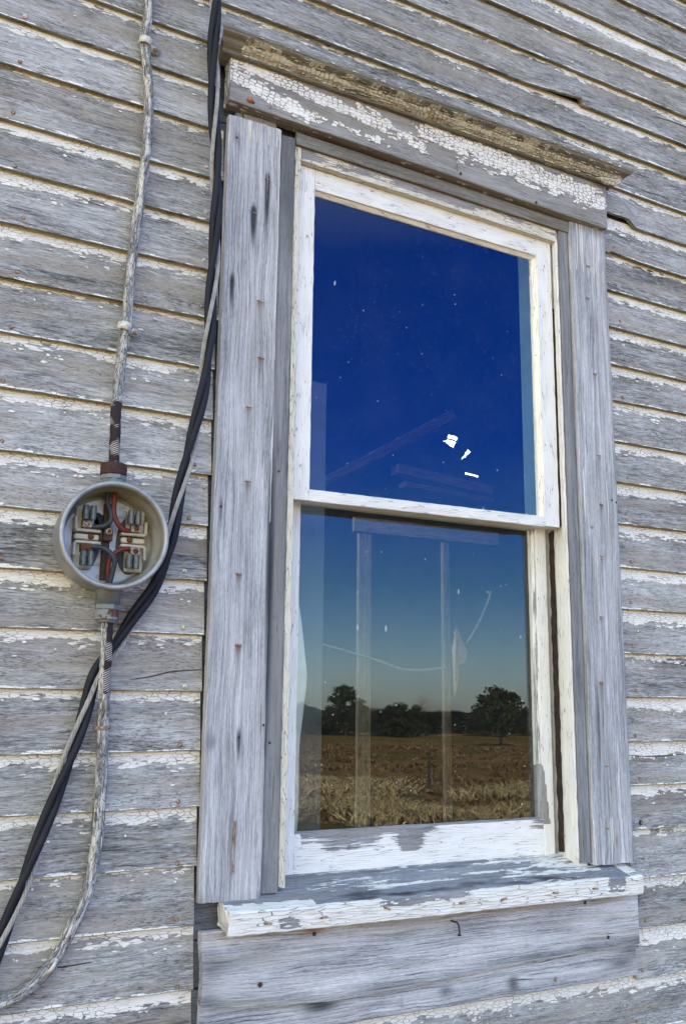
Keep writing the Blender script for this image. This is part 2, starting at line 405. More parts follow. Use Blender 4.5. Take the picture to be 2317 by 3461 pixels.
GAP = simple('gap_black', (.022, .014, .012), .95, 0, col2=(.05, .03, .022), scale=90)  # near-black that also paints in the shade of the sash gap
W_DIM = wood('smoked_lumber', dark=(.08, .055, .035), mid=(.15, .105, .065), light=(.24, .18, .11), warm=(.18, .115, .06), gx=10, gy=120)
PLASTER = simple('old_plaster', (.085, .09, .085), .9, col2=(.055, .055, .05), scale=6)
INDARK = simple('shaded_lining_boards', (.030, .026, .022), .95, col2=(.016, .014, .012), scale=5)  # base colour darkened to put the room's shade in, keeping the panes dark
RUST = simple('rusty_nail_metal', (.19, .10, .06), .8, 0.1, col2=(.48, .42, .32), scale=260)
PAINTNAIL = simple('painted_nail_metal', (.66, .62, .52), .6, 0, col2=(.32, .17, .08), scale=240, thr=(.5, .62))
DARKNAIL = simple('dark_iron', (.035, .026, .022), .7, .2, col2=(.10, .045, .025), scale=300)
GALV = simple('galvanised_can', (.36, .37, .375), .5, .5, col2=(.26, .26, .25), scale=35, spec=.4)
GALV_IN = simple('can_lining', (.34, .34, .30), .6, .3, col2=(.24, .235, .19), scale=30)
PLATE = simple('bright_backplate', (.40, .41, .42), .5, .6, col2=(.20, .20, .19), scale=70, thr=(.5, .75))
RUSTHUB = simple('rusted_hub', (.065, .024, .018), .8, .1, col2=(.035, .018, .015), scale=180, bstr=.5)
GREYHUB = simple('dull_zinc', (.20, .22, .22), .55, .5, col2=(.14, .15, .15), scale=90)
RUSTRING = simple('rust_edged_zinc', (.12, .042, .028), .75, .2, col2=(.22, .24, .25), scale=70, thr=(.42, .5))
CERAMIC = simple('cream_insulator', (.50, .47, .36), .5, 0, col2=(.36, .33, .24), scale=60)
JAW = simple('tarnished_jaw', (.13, .15, .145), .5, .5, col2=(.06, .07, .065), scale=160)
LUG = simple('aged_lug', (.36, .33, .28), .5, .6, col2=(.16, .10, .06), scale=120)
LUGRUST = simple('rusted_lug', (.16, .06, .03), .8, .2, col2=(.09, .035, .02), scale=150)
REDW = simple('red_insulation', (.15, .024, .018), .55, 0, col2=(.10, .022, .02), scale=60)
BLKW = simple('black_insulation', (.03, .034, .042), .5, 0, col2=(.05, .052, .06), scale=60)
BLACKCABLE = simple('weathered_black_jacket', (.010, .012, .017), .6, 0, col2=(.016, .018, .024), scale=30, spec=.25, bstr=.08)
ALU = simple('bare_aluminium_strand', (.36, .35, .325), .55, .5, col2=(.24, .23, .21), scale=80)
CLOTH = simple('cream_cloth', (.66, .63, .52), .9, 0, col2=(.58, .55, .45), scale=20)
PINK = simple('torn_pink_paper', (.38, .25, .19), .9, 0, col2=(.26, .17, .13), scale=60)
WIREIN = simple('pale_wire', (.30, .29, .26), .7, 0)
BUG = simple('amber_shell', (.42, .13, .03), .3, 0, spec=.6)

def cable_mat():
    t = NT('painted_cloth_cable'); tc = t.n('ShaderNodeUVMap'); tc.uv_map = 'UVMap'
    sp = t.n('ShaderNodeSeparateXYZ'); t.link(tc.outputs[0], sp.inputs[0]); u, v = sp.outputs[0], sp.outputs[1]
    ob = t.n('ShaderNodeTexCoord').outputs['Object']
    n1 = t.noise(t.vec(t.math('MULTIPLY', u, 120.0), t.math('MULTIPLY', v, 220.0), 0), 1, 4, .65)
    n2 = t.noise(t.vec(t.math('MULTIPLY', u, 14.0), t.math('MULTIPLY', v, 120.0), 4.0), 1, 4, .6)
    # woven threads
    wv = t.n('ShaderNodeTexWave', wave_type='BANDS', bands_direction='X'); wv.inputs['Scale'].default_value = 1.0
    t.link(t.vec(t.math('ADD', t.math('MULTIPLY', u, 85.0), t.math('MULTIPLY', v, 40.0)), 0, 0), wv.inputs['Vector']); wv.inputs['Distortion'].default_value = 1.5
    c = t.ramp(n1, [(.3, (.07, .072, .075)), (.5, (.24, .245, .25)), (.75, (.46, .46, .46))])
    cre = t.mix(t.step(n2, .38, .56), (.66, .64, .57), c)
    vo = t.n('ShaderNodeTexVoronoi', feature='DISTANCE_TO_EDGE'); vo.inputs['Scale'].default_value = 1
    t.link(t.vec(t.math('MULTIPLY', u, 60.0), t.math('MULTIPLY', v, 330.0), n2), vo.inputs['Vector'])
    ck = t.math('LESS_THAN', vo.outputs[0], .045)
    cre = t.mix(t.math('MULTIPLY', ck, .8), cre, (.05, .05, .05))
    p = t.attr('paint')
    thr = t.step(wv.outputs['Fac'], .55, .65)
    tape = t.mix(t.math('MULTIPLY', thr, t.step(t.noise(t.vec(t.math('MULTIPLY', u, 30.0), t.math('MULTIPLY', v, 25.0), 1), 1, 2), .5, .58)), (.03, .02, .02), (.52, .51, .48))
    pv = t.math('MULTIPLY_ADD', t.math('SUBTRACT', t.noise(t.vec(t.math('MULTIPLY', u, 40.0), t.math('MULTIPLY', v, 50.0), 0), 1, 3), .5), 1.2, p)
    c = t.mix(t.step(pv, -.03, .03), tape, cre)
    h = t.math('ADD', t.math('MULTIPLY', n1, .6), t.math('SUBTRACT', t.math('MULTIPLY', n2, .8), t.math('MULTIPLY', ck, .6)))
    t.bsdf(c, .8, 0, h, 1.0, .002); return t.m
CABLE = cable_mat()

def glass_mat():
    t = NT('old_window_glass'); ge = t.n('ShaderNodeNewGeometry'); oc = t.n('ShaderNodeTexCoord')
    d = t.n('ShaderNodeVectorMath', operation='DOT_PRODUCT'); t.link(ge.outputs['Normal'], d.inputs[0]); t.link(ge.outputs['Incoming'], d.inputs[1])
    c = t.math('ABSOLUTE', d.outputs['Value'])
    f5 = t.math('POWER', t.math('SUBTRACT', 1.0, c), 5.0)
    F = t.math('MULTIPLY_ADD', f5, .9, .040)
    rip = t.noise(oc.outputs['Object'], 5.0, 2, .5)
    bp = t.n('ShaderNodeBump'); bp.inputs['Strength'].default_value = .25; bp.inputs['Distance'].default_value = .0006; t.link(rip, bp.inputs['Height'])
    gl = t.n('ShaderNodeBsdfGlossy'); gl.inputs['Roughness'].default_value = 0.0; gl.inputs['Color'].default_value = (.95, .97, 1, 1); t.link(bp.outputs[0], gl.inputs['Normal'])
    tr = t.n('ShaderNodeBsdfTransparent'); tr.inputs['Color'].default_value = (.93, .96, .95, 1)
    m1 = t.n('ShaderNodeMixShader'); t.link(F, m1.inputs[0]); t.link(tr.outputs[0], m1.inputs[1]); t.link(gl.outputs[0], m1.inputs[2])
    # dust film and specks
    vo = t.n('ShaderNodeTexVoronoi', feature='F1'); vo.inputs['Scale'].default_value = 55; t.link(oc.outputs['Object'], vo.inputs['Vector'])
    sc = t.n('ShaderNodeSeparateXYZ'); t.link(vo.outputs['Color'], sc.inputs[0])
    sz = t.math('MULTIPLY', t.step(sc.outputs[0], .86, 1.0), .10)
    spk = t.math('LESS_THAN', vo.outputs['Distance'], sz)
    spo = t.n('ShaderNodeSeparateXYZ'); t.link(oc.outputs['Object'], spo.inputs[0])
    vo2 = t.n('ShaderNodeTexVoronoi', feature='F1', voronoi_dimensions='2D'); vo2.inputs['Scale'].default_value = 1
    t.link(t.vec(t.math('MULTIPLY', spo.outputs[0], 42.0), t.math('MULTIPLY', spo.outputs[2], 11.0)), vo2.inputs['Vector'])
    sc2 = t.n('ShaderNodeSeparateXYZ'); t.link(vo2.outputs['Color'], sc2.inputs[0])
    spk = t.math('MAXIMUM', spk, t.math('LESS_THAN', vo2.outputs['Distance'], t.math('MULTIPLY', t.step(sc2.outputs[1], .93, 1.0), .075)))
    vo3 = t.n('ShaderNodeTexVoronoi', feature='F1'); vo3.inputs['Scale'].default_value = 170; t.link(oc.outputs['Object'], vo3.inputs['Vector'])
    sc3 = t.n('ShaderNodeSeparateXYZ'); t.link(vo3.outputs['Color'], sc3.inputs[0])
    spk = t.math('MAXIMUM', spk, t.math('MULTIPLY', t.math('LESS_THAN', vo3.outputs['Distance'], t.math('MULTIPLY', t.step(sc3.outputs[0], .8, 1.0), .2)), .35))
    film = t.math('MULTIPLY', t.math('POWER', t.noise(oc.outputs['Object'], 7.0, 6, .7), 3.0), .022)
    df = t.n('ShaderNodeBsdfDiffuse'); df.inputs['Color'].default_value = (.6, .62, .6, 1)
    m2 = t.n('ShaderNodeMixShader'); t.link(t.math('MULTIPLY_ADD', spk, .55, film), m2.inputs[0]); t.link(m1.outputs[0], m2.inputs[1]); t.link(df.outputs[0], m2.inputs[2])
    t.link(m2.outputs[0], t.out.inputs[0]); return t.m
GLASS = glass_mat()

def lerp(x, pts):
    if x <= pts[0][0]: return pts[0][1]
    for (a, b), (c, d) in zip(pts, pts[1:]):
        if x <= c: return b+(d-b)*(x-a)/(c-a)
    return pts[-1][1]
def gauss(x, c, w): return exp(-((x-c)/w)**2)

# ------------------------------------------------------------------ the house
house = tag(empty('farmhouse', (1.0, 0, 0)), 'weathered clapboard farmhouse wall with peeling white paint and a tall sash window', 'house')

# clapboard courses: (lower edge at x=0.3, lower edge at x=1.9, how much paint is left)
COURSES = [(3.78, 3.74, .3), (3.68, 3.64, .45), (3.58, 3.543, .5), (3.485, 3.446, .15), (3.393, 3.361, .75), (3.296, 3.262, .15), (3.203, 3.169, .35), (3.109, 3.073, .45), (3.010, 2.965, .5),
 (2.909, 2.870, .45), (2.812, 2.775, .8), (2.700, 2.677, .25), (2.603, 2.58, .75), (2.499, 2.484, .75), (2.395, 2.394, .75), (2.294, 2.290, .45), (2.192, 2.189, .75), (2.081, 2.089, .85),
 (1.983, 1.984, .75), (1.878, 1.887, 1.0), (1.779, 1.784, .9), (1.677, 1.685, .5), (1.571, 1.587, .85), (1.474, 1.492, .95), (1.374, 1.397, .7), (1.278, 1.292, .45), (1.174, 1.191, .8), (1.075, 1.088, .95), (.975, .985, .8)]
while COURSES[-1][0] > .25: COURSES.append((COURSES[-1][0]-.099, COURSES[-1][1]-.099, .6))
TOP = COURSES[0][0]
for i in range(1, 8): COURSES.insert(0, (TOP+.099*i, TOP-.04+.099*i, .5))
def zc(c, x): return c[0]+(c[1]-c[0])*(min(max(x, -.5), 4.2)-.3)/1.6
def course(mb, ci, x0, x1, ds):
    c = COURSES[ci]; up_ = COURSES[ci-1] if ci else (c[0]+.099, c[1]+.099, 0)
    seed = ci*1.37+(0 if x0 < 1 else 31); N = max(2, int((x1-x0)/ds)+1)
    rr = random.Random(ci*7+int(x0*3)); off = rr.uniform(-.0012, .0012); rag0, rag1 = rr.uniform(-.003, .003), rr.uniform(-.003, .003)
    V = []; U = []; A = []; S = []; n = 0
    for k in range(N):
        x = x0+(x1-x0)*k/(N-1)
        zb = zc(c, x)+.0022*fbm(x*2.3, ci*3.1)+.0009*noise.noise(Vector((x*28, ci*9, 1)))+.0012*max(0, noise.noise(Vector((x*75, ci*5, 3))))
        lift = 0.0
        if ci == NOTCH1 and 1.36 < x < 1.545:
            tt = (x-1.36)/.185; zb += .013*tt**1.5; lift = .007*tt
        if ci == NOTCH2 and 1.60 < x < 1.70:
            zb += .016*min(1, (1.70-x)/.02); lift = .004
        if ci == NOTCH3 and 1.61 < x < 1.73: zb += .006*(1.73-x)/.12
        zt = zc(up_, x)+.012
        H = zt-zb; e = x+(rag0 if k == 0 else rag1 if k == N-1 else 0)
        yo = off+.0010*fbm(x*3, ci)-lift
        prof = [(.0190, .0110), (.0098, .0020), (.0012, 0.0), (0.0, .0012)]      # (y, z) butt underside to front
        for j in range(1, 11):
            q = j/10; prof.append((.0150*q, .0012+(H-.0012)*q))
        prof.append((.0205, H))
        n = len(prof); per = 0
        for j, (y, z) in enumerate(prof):
            if j: per += math.dist(prof[j], prof[j-1])
            V.append((e, y+yo*(1 if j < 8 else .3)+.0004*noise.noise(Vector((x*30, z*80, ci))), zb+z)); U.append((x, per-.0245+.5))
            dtop = (H-.012)-z
            s_ = c[2]+.85*fbm(x*1.6, ci*5.3)+.25*(x > 1.5)-.12
            if j <= 3: A.append(.15+.5*fbm(x*3, ci*2.2))
            else:
                p = s_*1.0-dtop/.025
                p = max(p, -.75+.35*fbm(x*3, z*12, ci)) if dtop < .06 else max(p, -.95)
                A.append(p)
            S.append(.45*max(0, fbm(x*2.1, z*6, ci*2.)) if j > 3 else 0)
    F = []; MI = []
    for k in range(N-1):
        for j in range(n-1):
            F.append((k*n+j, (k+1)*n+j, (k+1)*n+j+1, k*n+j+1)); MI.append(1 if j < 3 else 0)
    F.append(tuple(range(n))); MI.append(0); F.append(tuple((N-1)*n+j for j in range(n))[::-1]); MI.append(0)
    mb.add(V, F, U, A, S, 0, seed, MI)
idx = {round(c[0], 3): i for i, c in enumerate(COURSES)}
NOTCH1, NOTCH2, NOTCH3 = idx[3.203], idx[2.909], idx[2.812]
sb = MB()
for ci, c in enumerate(COURSES):
    zb = c[0]; fine = .75 < zb < 3.9
    ds = .009 if fine else .05
    course(sb, ci, -2.2, -.35, .06)
    if zb > 2.995 or zb < 1.07:
        course(sb, ci, -.346, 2.6, ds)
    else:
        course(sb, ci, -.346, .572 if 2.80 < zb < 2.95 else .5885 if zb > 1.3 else .5895, ds)
        course(sb, ci, 1.5915 if zb > 1.3 else 1.592, 2.6, ds)
    course(sb, ci, 2.604, 4.4, .06)
def flake(mb, x, y, z, a, b, lift, seed, tilt=0.0, mi=0, r=rnd):
    n = r.choice((4, 4, 5, 6)); P = []; ph = r.uniform(0, 6)
    for i in range(n):
        t = ph+2*pi*i/n; q = r.uniform(.6, 1.2); P.append((cos(t)*a*q, sin(t)*b*q))
    V = []
    for k, off in ((0, 0), (1, -.0005)):
        for (u, w) in P:
            lf = lift*(.5-w/(2*b)) if tilt == 0 else lift*(.5+tilt*u/(2*a))
            V.append((x+u, y-.0003-lf+off, z+w))
    F = [tuple(range(n, 2*n))[::-1], tuple(range(n))]+[(i, (i+1) % n, n+(i+1) % n, n+i) for i in range(n)]
    mb.add(V, F, [(v_[0], v_[2]+.37) for v_ in V], 2.0, 0, 0, seed, mi)
fr = random.Random(77)
for ci, c in enumerate(COURSES):
    if not .9 < c[0] < 3.75: continue
    for k in range(150):
        x = fr.uniform(.05, 2.2)
        zt = zc(COURSES[ci-1], x)
        if .57 < x < 1.61 and 1.08 < zt-.03 < 2.99: continue
        s_ = c[2]+.75*fbm(x*1.6, ci*5.3)-.05
        if fr.random() > .25+s_: continue
        d = abs(fr.gauss(0, 1))*.011*(.6+s_)+max(0, s_-.35)*.016+.003
        if fr.random() < .025: d = fr.uniform(.01, .05)
        z = zt-d; q = (z-zc(c, x))/(zt+.012-zc(c, x))
        flake(sb, x, .0150*q-.0002, z, fr.uniform(.002, .0085), fr.uniform(.0010, .0030), fr.choice((.0003, .0008, .0016, .0024)), ci*1.37, fr.choice((0, 0, .8, -.8)), r=fr)
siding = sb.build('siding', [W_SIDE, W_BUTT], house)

# long drying splits in single boards
for pts in ([(.452, 1.697), (.49, 1.703), (.525, 1.712), (.560, 1.716), (.588, 1.7185)], [(1.605, 2.795), (1.65, 2.803), (1.70, 2.800), (1.76, 2.806)], [(.06, 2.545), (.12, 2.549), (.19, 2.548), (.26, 2.556)],
            [(1.60, 1.555), (1.68, 1.552), (1.78, 1.556)], [(.33, 1.237), (.37, 1.234), (.42, 1.237)], [(1.80, 3.23), (1.9, 3.235), (2.0, 3.228)]):
    q = MB(); V = []; m_ = [Vector((p[0], 0, p[1])) for p in pts]; Cc = catmull([(p[0], 0, p[1]) for p in pts], 8); n = len(Cc)
    for k, c_ in enumerate(Cc):
        w = .0011*sin(pi*k/(n-1))**.5*(1+.5*noise.noise(c_*90))+.0001; yy = 0
        for ci2, c2_ in enumerate(COURSES):
            if zc(c2_, c_.x) <= c_.z: yy = .0150*min(1, (c_.z-zc(c2_, c_.x))/.11)-.0009; break
        V += [(c_.x, yy, c_.z-w), (c_.x, yy, c_.z+w), (c_.x, yy+.003, c_.z+w), (c_.x, yy+.003, c_.z-w)]
    q.add(V, [(4*k+i, 4*k+4+i, 4*k+4+(i+1) % 4, 4*k+(i+1) % 4) for k in range(n-1) for i in range(4)]+[(0, 1, 2, 3), (4*n-1, 4*n-2, 4*n-3, 4*n-4)])
    q.build('split', DARKNAIL, siding)

# sheathing behind the boards, with the window opening left free
sh = MB()
def rect_y(mb, x0, x1, z0, z1, y0, y1, mi=0, seed=0): box(mb, ((x0+x1)/2, (y0+y1)/2, (z0+z1)/2), (x1-x0, y1-y0, z1-z0), .001, mi, seed=seed)
for z0, z1, segs in ((0, 1.285, [(-2.2, 4.4)]), (1.288, 2.84, [(-2.2, .718), (1.470, 4.4)]), (2.843, 4.4, [(-2.2, 4.4)])):
    for a, b in segs: rect_y(sh, a, b, z0, z1, .0235, .12, seed=z0)
sh.build('sheathing', W_DARK, house)
# planks seen in the gap beside the sill
gp = MB()
for i in range(4):
    sweep(gp, roundrect(1.02+i*.078, 1.095+i*.078, .0135, .0195, .001), .585, .66, 'x', .01, jit=.0003)
gp.build('backing_board', W_DARK, house)

# other walls, roof and lining of the room behind
rb = MB()
rect_y(rb, -2.2, -2.08, 0, 2.2, .13, 4.6, seed=1)  # left wall kept low, shaped so sky light enters the room
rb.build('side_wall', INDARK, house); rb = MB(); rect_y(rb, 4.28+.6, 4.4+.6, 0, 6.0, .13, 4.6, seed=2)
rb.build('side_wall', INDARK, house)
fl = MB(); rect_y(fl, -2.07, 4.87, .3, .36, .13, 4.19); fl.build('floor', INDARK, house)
rf = MB()
for sgn, a, b in ((1, -.28, 3.0), (-1, 3.003, 4.19)):
    z0 = 4.38; s_ = .55
    V = [(-2.5, a, z0+(a if sgn > 0 else 6-a)*s_), (5.3, a, z0+(a if sgn > 0 else 6-a)*s_), (5.3, b, z0+(b if sgn > 0 else 6-b)*s_), (-2.5, b, z0+(b if sgn > 0 else 6-b)*s_)]
    V += [(p[0], p[1], p[2]+.06) for p in V]
    rf.add(V, [(0, 3, 2, 1), (4, 5, 6, 7), (0, 1, 5, 4), (1, 2, 6, 5), (2, 3, 7, 6), (3, 0, 4, 7)])
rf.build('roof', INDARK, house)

# rear boards with the broken openings that let the sky through
from mathutils.geometry import tessellate_polygon
outer = [(-2.07, .37), (4.87, .37), (4.87, 5.7), (-2.07, 5.7)]
holes = [[(3.900, 3.690), (3.915, 3.697), (3.938, 3.693), (3.965, 3.694), (3.991, 3.684), (3.978, 3.650), (3.962, 3.625), (3.945, 3.590), (3.931, 3.604), (3.918, 3.603), (3.893, 3.622), (3.880, 3.622), (3.884, 3.634), (3.852, 3.632), (3.853, 3.637), (3.886, 3.645)],
         [(4.079, 3.609), (4.092, 3.597), (4.108, 3.588), (4.082, 3.562), (4.066, 3.553), (4.062, 3.538), (4.040, 3.530), (4.012, 3.504), (4.026, 3.532), (4.044, 3.548), (4.052, 3.571), (4.066, 3.583)],
         [(4.050, 3.421), (4.174, 3.409), (4.171, 3.389), (4.120, 3.398), (4.047, 3.402)]]
polys = [[Vector((x, z, 0)) for x, z in outer]]+[[Vector((x, z, 0)) for x, z in h] for h in holes]
flat = [p for pl in polys for p in pl]; tri = tessellate_polygon(polys)
rw = MB(); nf = len(flat); YB = 4.2
V = [(p.x, YB, p.y) for p in flat]+[(p.x, YB+.012, p.y) for p in flat]
F = [tuple(t_) for t_ in tri]+[tuple(i+nf for i in t_[::-1]) for t_ in tri]
b0 = 0
for pl in polys:
    for i in range(len(pl)): F.append((b0+i, b0+(i+1) % len(pl), b0+(i+1) % len(pl)+nf, b0+i+nf))
    b0 += len(pl)
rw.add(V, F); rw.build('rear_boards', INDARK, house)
# splinter across the first opening
sp_ = MB(); tube(sp_, [(3.86, 4.19, 3.655), (3.93, 4.19, 3.652), (3.985, 4.19, 3.638)], .006, 5); sp_.build('lath', W_IN, house)
for nm, p0, p1, w in (('rafter', (2.70, 3.10), (3.84, 3.80), .035), ('tie_beam', (3.36, 3.325), (4.174, 3.255), .035), ('collar', (3.42, 3.22), (4.174, 3.18), .02)):
    q = MB(); d_ = Vector((p1[0]-p0[0], 0, p1[1]-p0[1])); L_ = d_.length; d_.normalize(); nrm = Vector((-d_.z, 0, d_.x))
    sweep(q, roundrect(-w, w, 4.02, 4.12, .004), 0, L_, 'x', .05, jit=.004, warp=lambda x, y, z: (p0[0]+d_.x*x+nrm.x*z, y, p0[1]+d_.z*x+nrm.z*z), seed=w*90)
    q.build(nm, W_DIM, house)
# sloping rafter and beam near the openings
ra = MB()
sweep(ra, roundrect(-.03, .03, 3.6, 3.66, .003), 0, 1.55, 'x', .1, warp=lambda x, y, z: (2.45+x*.87, y, 2.92+x*.5+z)); ra.build('rafter', INDARK, house)

# interior framing behind the glass
for nm, x0, x1, z0, z1 in (('stud', 1.3870, 1.431, .37, 2.185), ('stud', 1.694, 1.719, .37, 2.185)):
    s1 = MB(); sweep(s1, roundrect(x0, x1, .90, .915, .002), z0, z1, 'z', .05, jit=.001); s1.build(nm, W_IN, house)
s1 = MB(); sweep(s1, roundrect(2.187, 2.232, .88, .897, .002), 1.36, 1.90, 'x', .05, jit=.001); s1.build('beam', W_IN, house)
s1 = MB(); sweep(s1, roundrect(.845, .975, .30, .325, .002), .40, 2.42, 'z', .05, jit=.001); s1.build('lining_panel', PLASTER, house)

# ---------------------------------------------------------------- window (part of the house), built as jamb frame with sub-parts
fb_ = MB()
sweep(fb_, roundrect(.7195, .7440, .0005, .125, .001), 1.30, 2.838, 'z', .03, paint=-.0)
sweep(fb_, roundrect(1.4440, 1.4685, .0005, .125, .001), 1.30, 2.838, 'z', .02, paint=.45)
sweep(fb_, roundrect(2.812, 2.838, .0005, .125, .001), .7445, 1.4435, 'x', .03, paint=.3)
window = fb_.build('window', W_SASH, house)
cb = MB(); sweep(cb, roundrect(1.4370, 1.4432, .0445, .0565, .001), 1.350, 2.060, 'z', .006, .006, jit=.0022, seed=61)
sweep(cb, roundrect(1.4350, 1.4432, .0125, .0200, .001), 2.068, 2.60, 'z', .006, .006, jit=.0018, seed=62)  # upper strip only paints in the shade of the sash gap
cb.build('dark_gap_strip', GAP, window)
cb = MB(); rect_y(cb, 1.4422, 1.4437, 2.092, 2.80, .0985, .150); rect_y(cb, 1.4422, 1.4437, 1.37, 2.088, .0985, .150, 1); cb.build('inner_lining', [TEAL, GAP], window)

def dark_left(x, y, z):
    s = 0
    for cx, cz, w, l, a in ((.679, 2.715, .006, .13, 1.3), (.651, 2.634, .007, .07, 1.3), (.610, 2.477, .005, .06, 1.2), (.609, 2.79, .008, .02, .6), (.604, 2.021, .004, .05, .8), (.655, 1.598, .004, .05, .9), (.604, 1.59, .01, .02, .5)):
        d = cz-z
        if -.05 < d < l*3: s += a*gauss(x, cx, w)*exp(-(d/l)**2 if d > 0 else -(d/.02)**2)
    for cx, cz in ((.67, 2.446), (.676, 2.328), (.654, 2.223), (.657, 2.075), (.644, 1.896), (.648, 1.764)):
        d = cz-z
        if -.002 < d < .35: s += .55*gauss(x, cx, .007)*exp(-d/.10)
    s += .9*gauss(x, .704, .007)*(1 if z < 2.12 else exp(-((z-2.12)/.02)**2))*(.35+.65*gauss(z, 1.95, .22))
    s += .30*gauss(x, .594, .006)*(z < 2.2)+.25*gauss(z, 1.318, .02)
    return s
def rust_left(x, y, z):
    s = 0
    for cx, cz in ((.67, 2.446), (.676, 2.328), (.654, 2.223), (.657, 2.075), (.644, 1.896), (.648, 1.764)):
        d = cz-z
        if 0 <= d < .05: s += .8*(abs(x-cx) < .0065)*exp(-d/.013)
    d = 1.445-z
    if -.01 < d < .12: s += .9*gauss(x, .652, .0035)*exp(-(max(0, d)/.09)**2)
    return s
def edgepaint(x, y, z): return .05 if (x > .7035 and z > 2.0+.2*noise.noise(Vector((z*3, 0, 0)))) else (-.33 if z < 2.79 else -.1)
cb = MB()
sweep(cb, resample(roundrect(.590, .7070, -.015, .0005, .003), .004), 1.3185, 2.838, 'z', .006, .006, jit=.0006, wob=.0012, stain_shade=dark_left, rust=rust_left, paint=edgepaint, seed=3.1)
casL = cb.build('side_casing', W_CAS, window)
casL['label'] = 'broad silver grey left casing board with staples and dark nail streaks'
def stain_strip(x, y, z): return .85*gauss(x, .711, .008)*gauss(z, 1.85, .32)+.3*gauss(z, 1.35, .05)+.5*(1/(1+exp(-(z-2.55)/.05)))
cb = MB()
sweep(cb, resample(roundrect(.7090, .7420, -.008, -.0005, .002), .004), 1.325, 2.832, 'z', .01, .006, jit=.0005, stain_shade=stain_strip, seed=9.3)
sl = cb.build('trim_strip', W_STRIP, window)
cb = MB(); sweep(cb, resample(roundrect(1.4445, 1.4715, -.008, -.0005, .002), .004), 1.333, 2.834, 'z', .01, .006, jit=.0005, seed=12.2)
cb.build('trim_strip', W_STRIP, window)
def stain_right(x, y, z):
    s = .45*gauss(z, 2.82, .02)
    for cx, cz in ((1.534, 2.444), (1.536, 2.242), (1.536, 2.124), (1.530, 2.002), (1.522, 1.862), (1.514, 1.715)):
        d = cz-z
        if 0 < d < .3: s += .5*gauss(x, cx, .006)*exp(-d/.10)
    s += .8*gauss(x, 1.500, .005)*gauss(z, 1.62, .13)+.35*gauss(x, 1.57, .014)*gauss(z, 2.15, .14)+.45*gauss(x, 1.524, .014)*(z < 1.85)*(1-z+.85)
    return s
def rust_right(x, y, z):
    s = 0
    for cx, cz in ((1.526, 2.72), (1.522, 2.635), (1.534, 2.444), (1.536, 2.242), (1.536, 2.124), (1.530, 2.002), (1.522, 1.862), (1.514, 1.715)):
        d = cz-z
        if 0 <= d < .03: s += .7*(abs(x-cx) < .0055)*exp(-d/.012)
    s += .8*gauss(x, 1.538, .003)*gauss(z, 1.375, .018)+.8*gauss(x, 1.500, .003)*gauss(z, 1.565, .02)
    return s
def paint_right(x, y, z): return -.12 if (z > 2.70+.05*noise.noise(Vector((x*90, 0, 0)))) else (-.28 if z > 1.42 else -.18)
cb = MB()
sweep(cb, resample(roundrect(1.4730, 1.5880, -.015, .0005, .005), .004), 1.3290, 2.8265, 'z', .006, .006, jit=.0007, wob=.001, stain_shade=stain_right, rust=rust_right, paint=paint_right, seed=5.7)
casR = cb.build('side_casing', W_CAS, window); casR['label'] = 'grey right casing board with arched grain and small staples'

# stops
def stop_paint(x, y, z): return .30+.35*noise.noise(Vector((z*3, x*3, 2)))
cb = MB(); sweep(cb, roundrect(.7445, .7585, -.0035, .0095, .002), 1.332, 2.826, 'z', .006, .005, jit=.0012, wob=.0006, paint=stop_paint, seed=21)
cb.build('stop', W_STOP, window)
cb = MB(); sweep(cb, roundrect(1.4375, 1.4434, -.0035, .0095, .0015), 1.345, 2.776, 'z', .006, .005, jit=.0008, paint=lambda x, y, z: .5+.3*noise.noise(Vector((z*4, x*3, 2))), seed=22)
cb.build('stop', W_SASH, window)
def hs_paint(x, y, z): return .8 if y > -.0015 or z < 2.7905-.014*(x-.758)/.68 else (-.22+.9*fbm(x*9, z*30)+.5*(z < 2.797-.014*(x-.758)/.68)+.35*(x-.75))
cb = MB(); sweep(cb, roundrect(2.789, 2.826, -.0035, .020, .0015), .760, 1.4395, 'x', .006, .004, jit=.0009, warp=lambda x, y, z: (x, y, z-.0205*(x-.758)/.68), paint=hs_paint, stain_shade=lambda x, y, z: max(0, .9*fbm(x*7+3, z*40))*(y < 0)*(z > 2.798-.0135*(x-.758)/.68), seed=23)
cb.build('head_stop', W_STOP, window)
cb = MB(); sweep(cb, roundrect(2.822, 2.850, -.012, -.004, .0015), .7435, 1.4715, 'x', .02, .008, jit=.0006, warp=lambda x, y, z: (x, y, z-.004-.020*(x-.758)/.68), paint=-.55, seed=24)
cb.build('head_strip', W_CORN, window)

# header board
def hz(x, t): s_ = (x-.585); return (2.861-.036*s_)*(1-t)+(2.962-.019*s_)*t
def head_paint(x, y, z):
    s_ = x-.585; t = (z-hz(x, 0))/(hz(x, 1)-hz(x, 0))
    if y > -.026 and t < .2: return -.25
    if y > -.026: return -.2
    p = -.75
    def stripe(x0, t0, x1, t1, w, a):
        if s_ < x0-.03 or s_ > x1+.03: return -9
        tt = t0+(t1-t0)*(s_-x0)/(x1-x0); e = min(1, (s_-x0+.03)/.03, (x1+.03-s_)/.03)
        return a-((t-tt)/w)**2*.6-(1-e)*.8
    p = max(p, stripe(.00, .93, .36, .60, .15, .50), stripe(.0, .60, .17, .24, .17, .55), stripe(.14, .30, .36, .20, .13, .05),
            stripe(.30, .78, .46, .45, .22, .25), stripe(.46, .82, .98, .62, .24, .50), stripe(.55, .42, .85, .40, .10, .0), stripe(.78, .36, .95, .38, .12, -.08))
    return p+.25*fbm(x*9, z*22)
hb = MB()
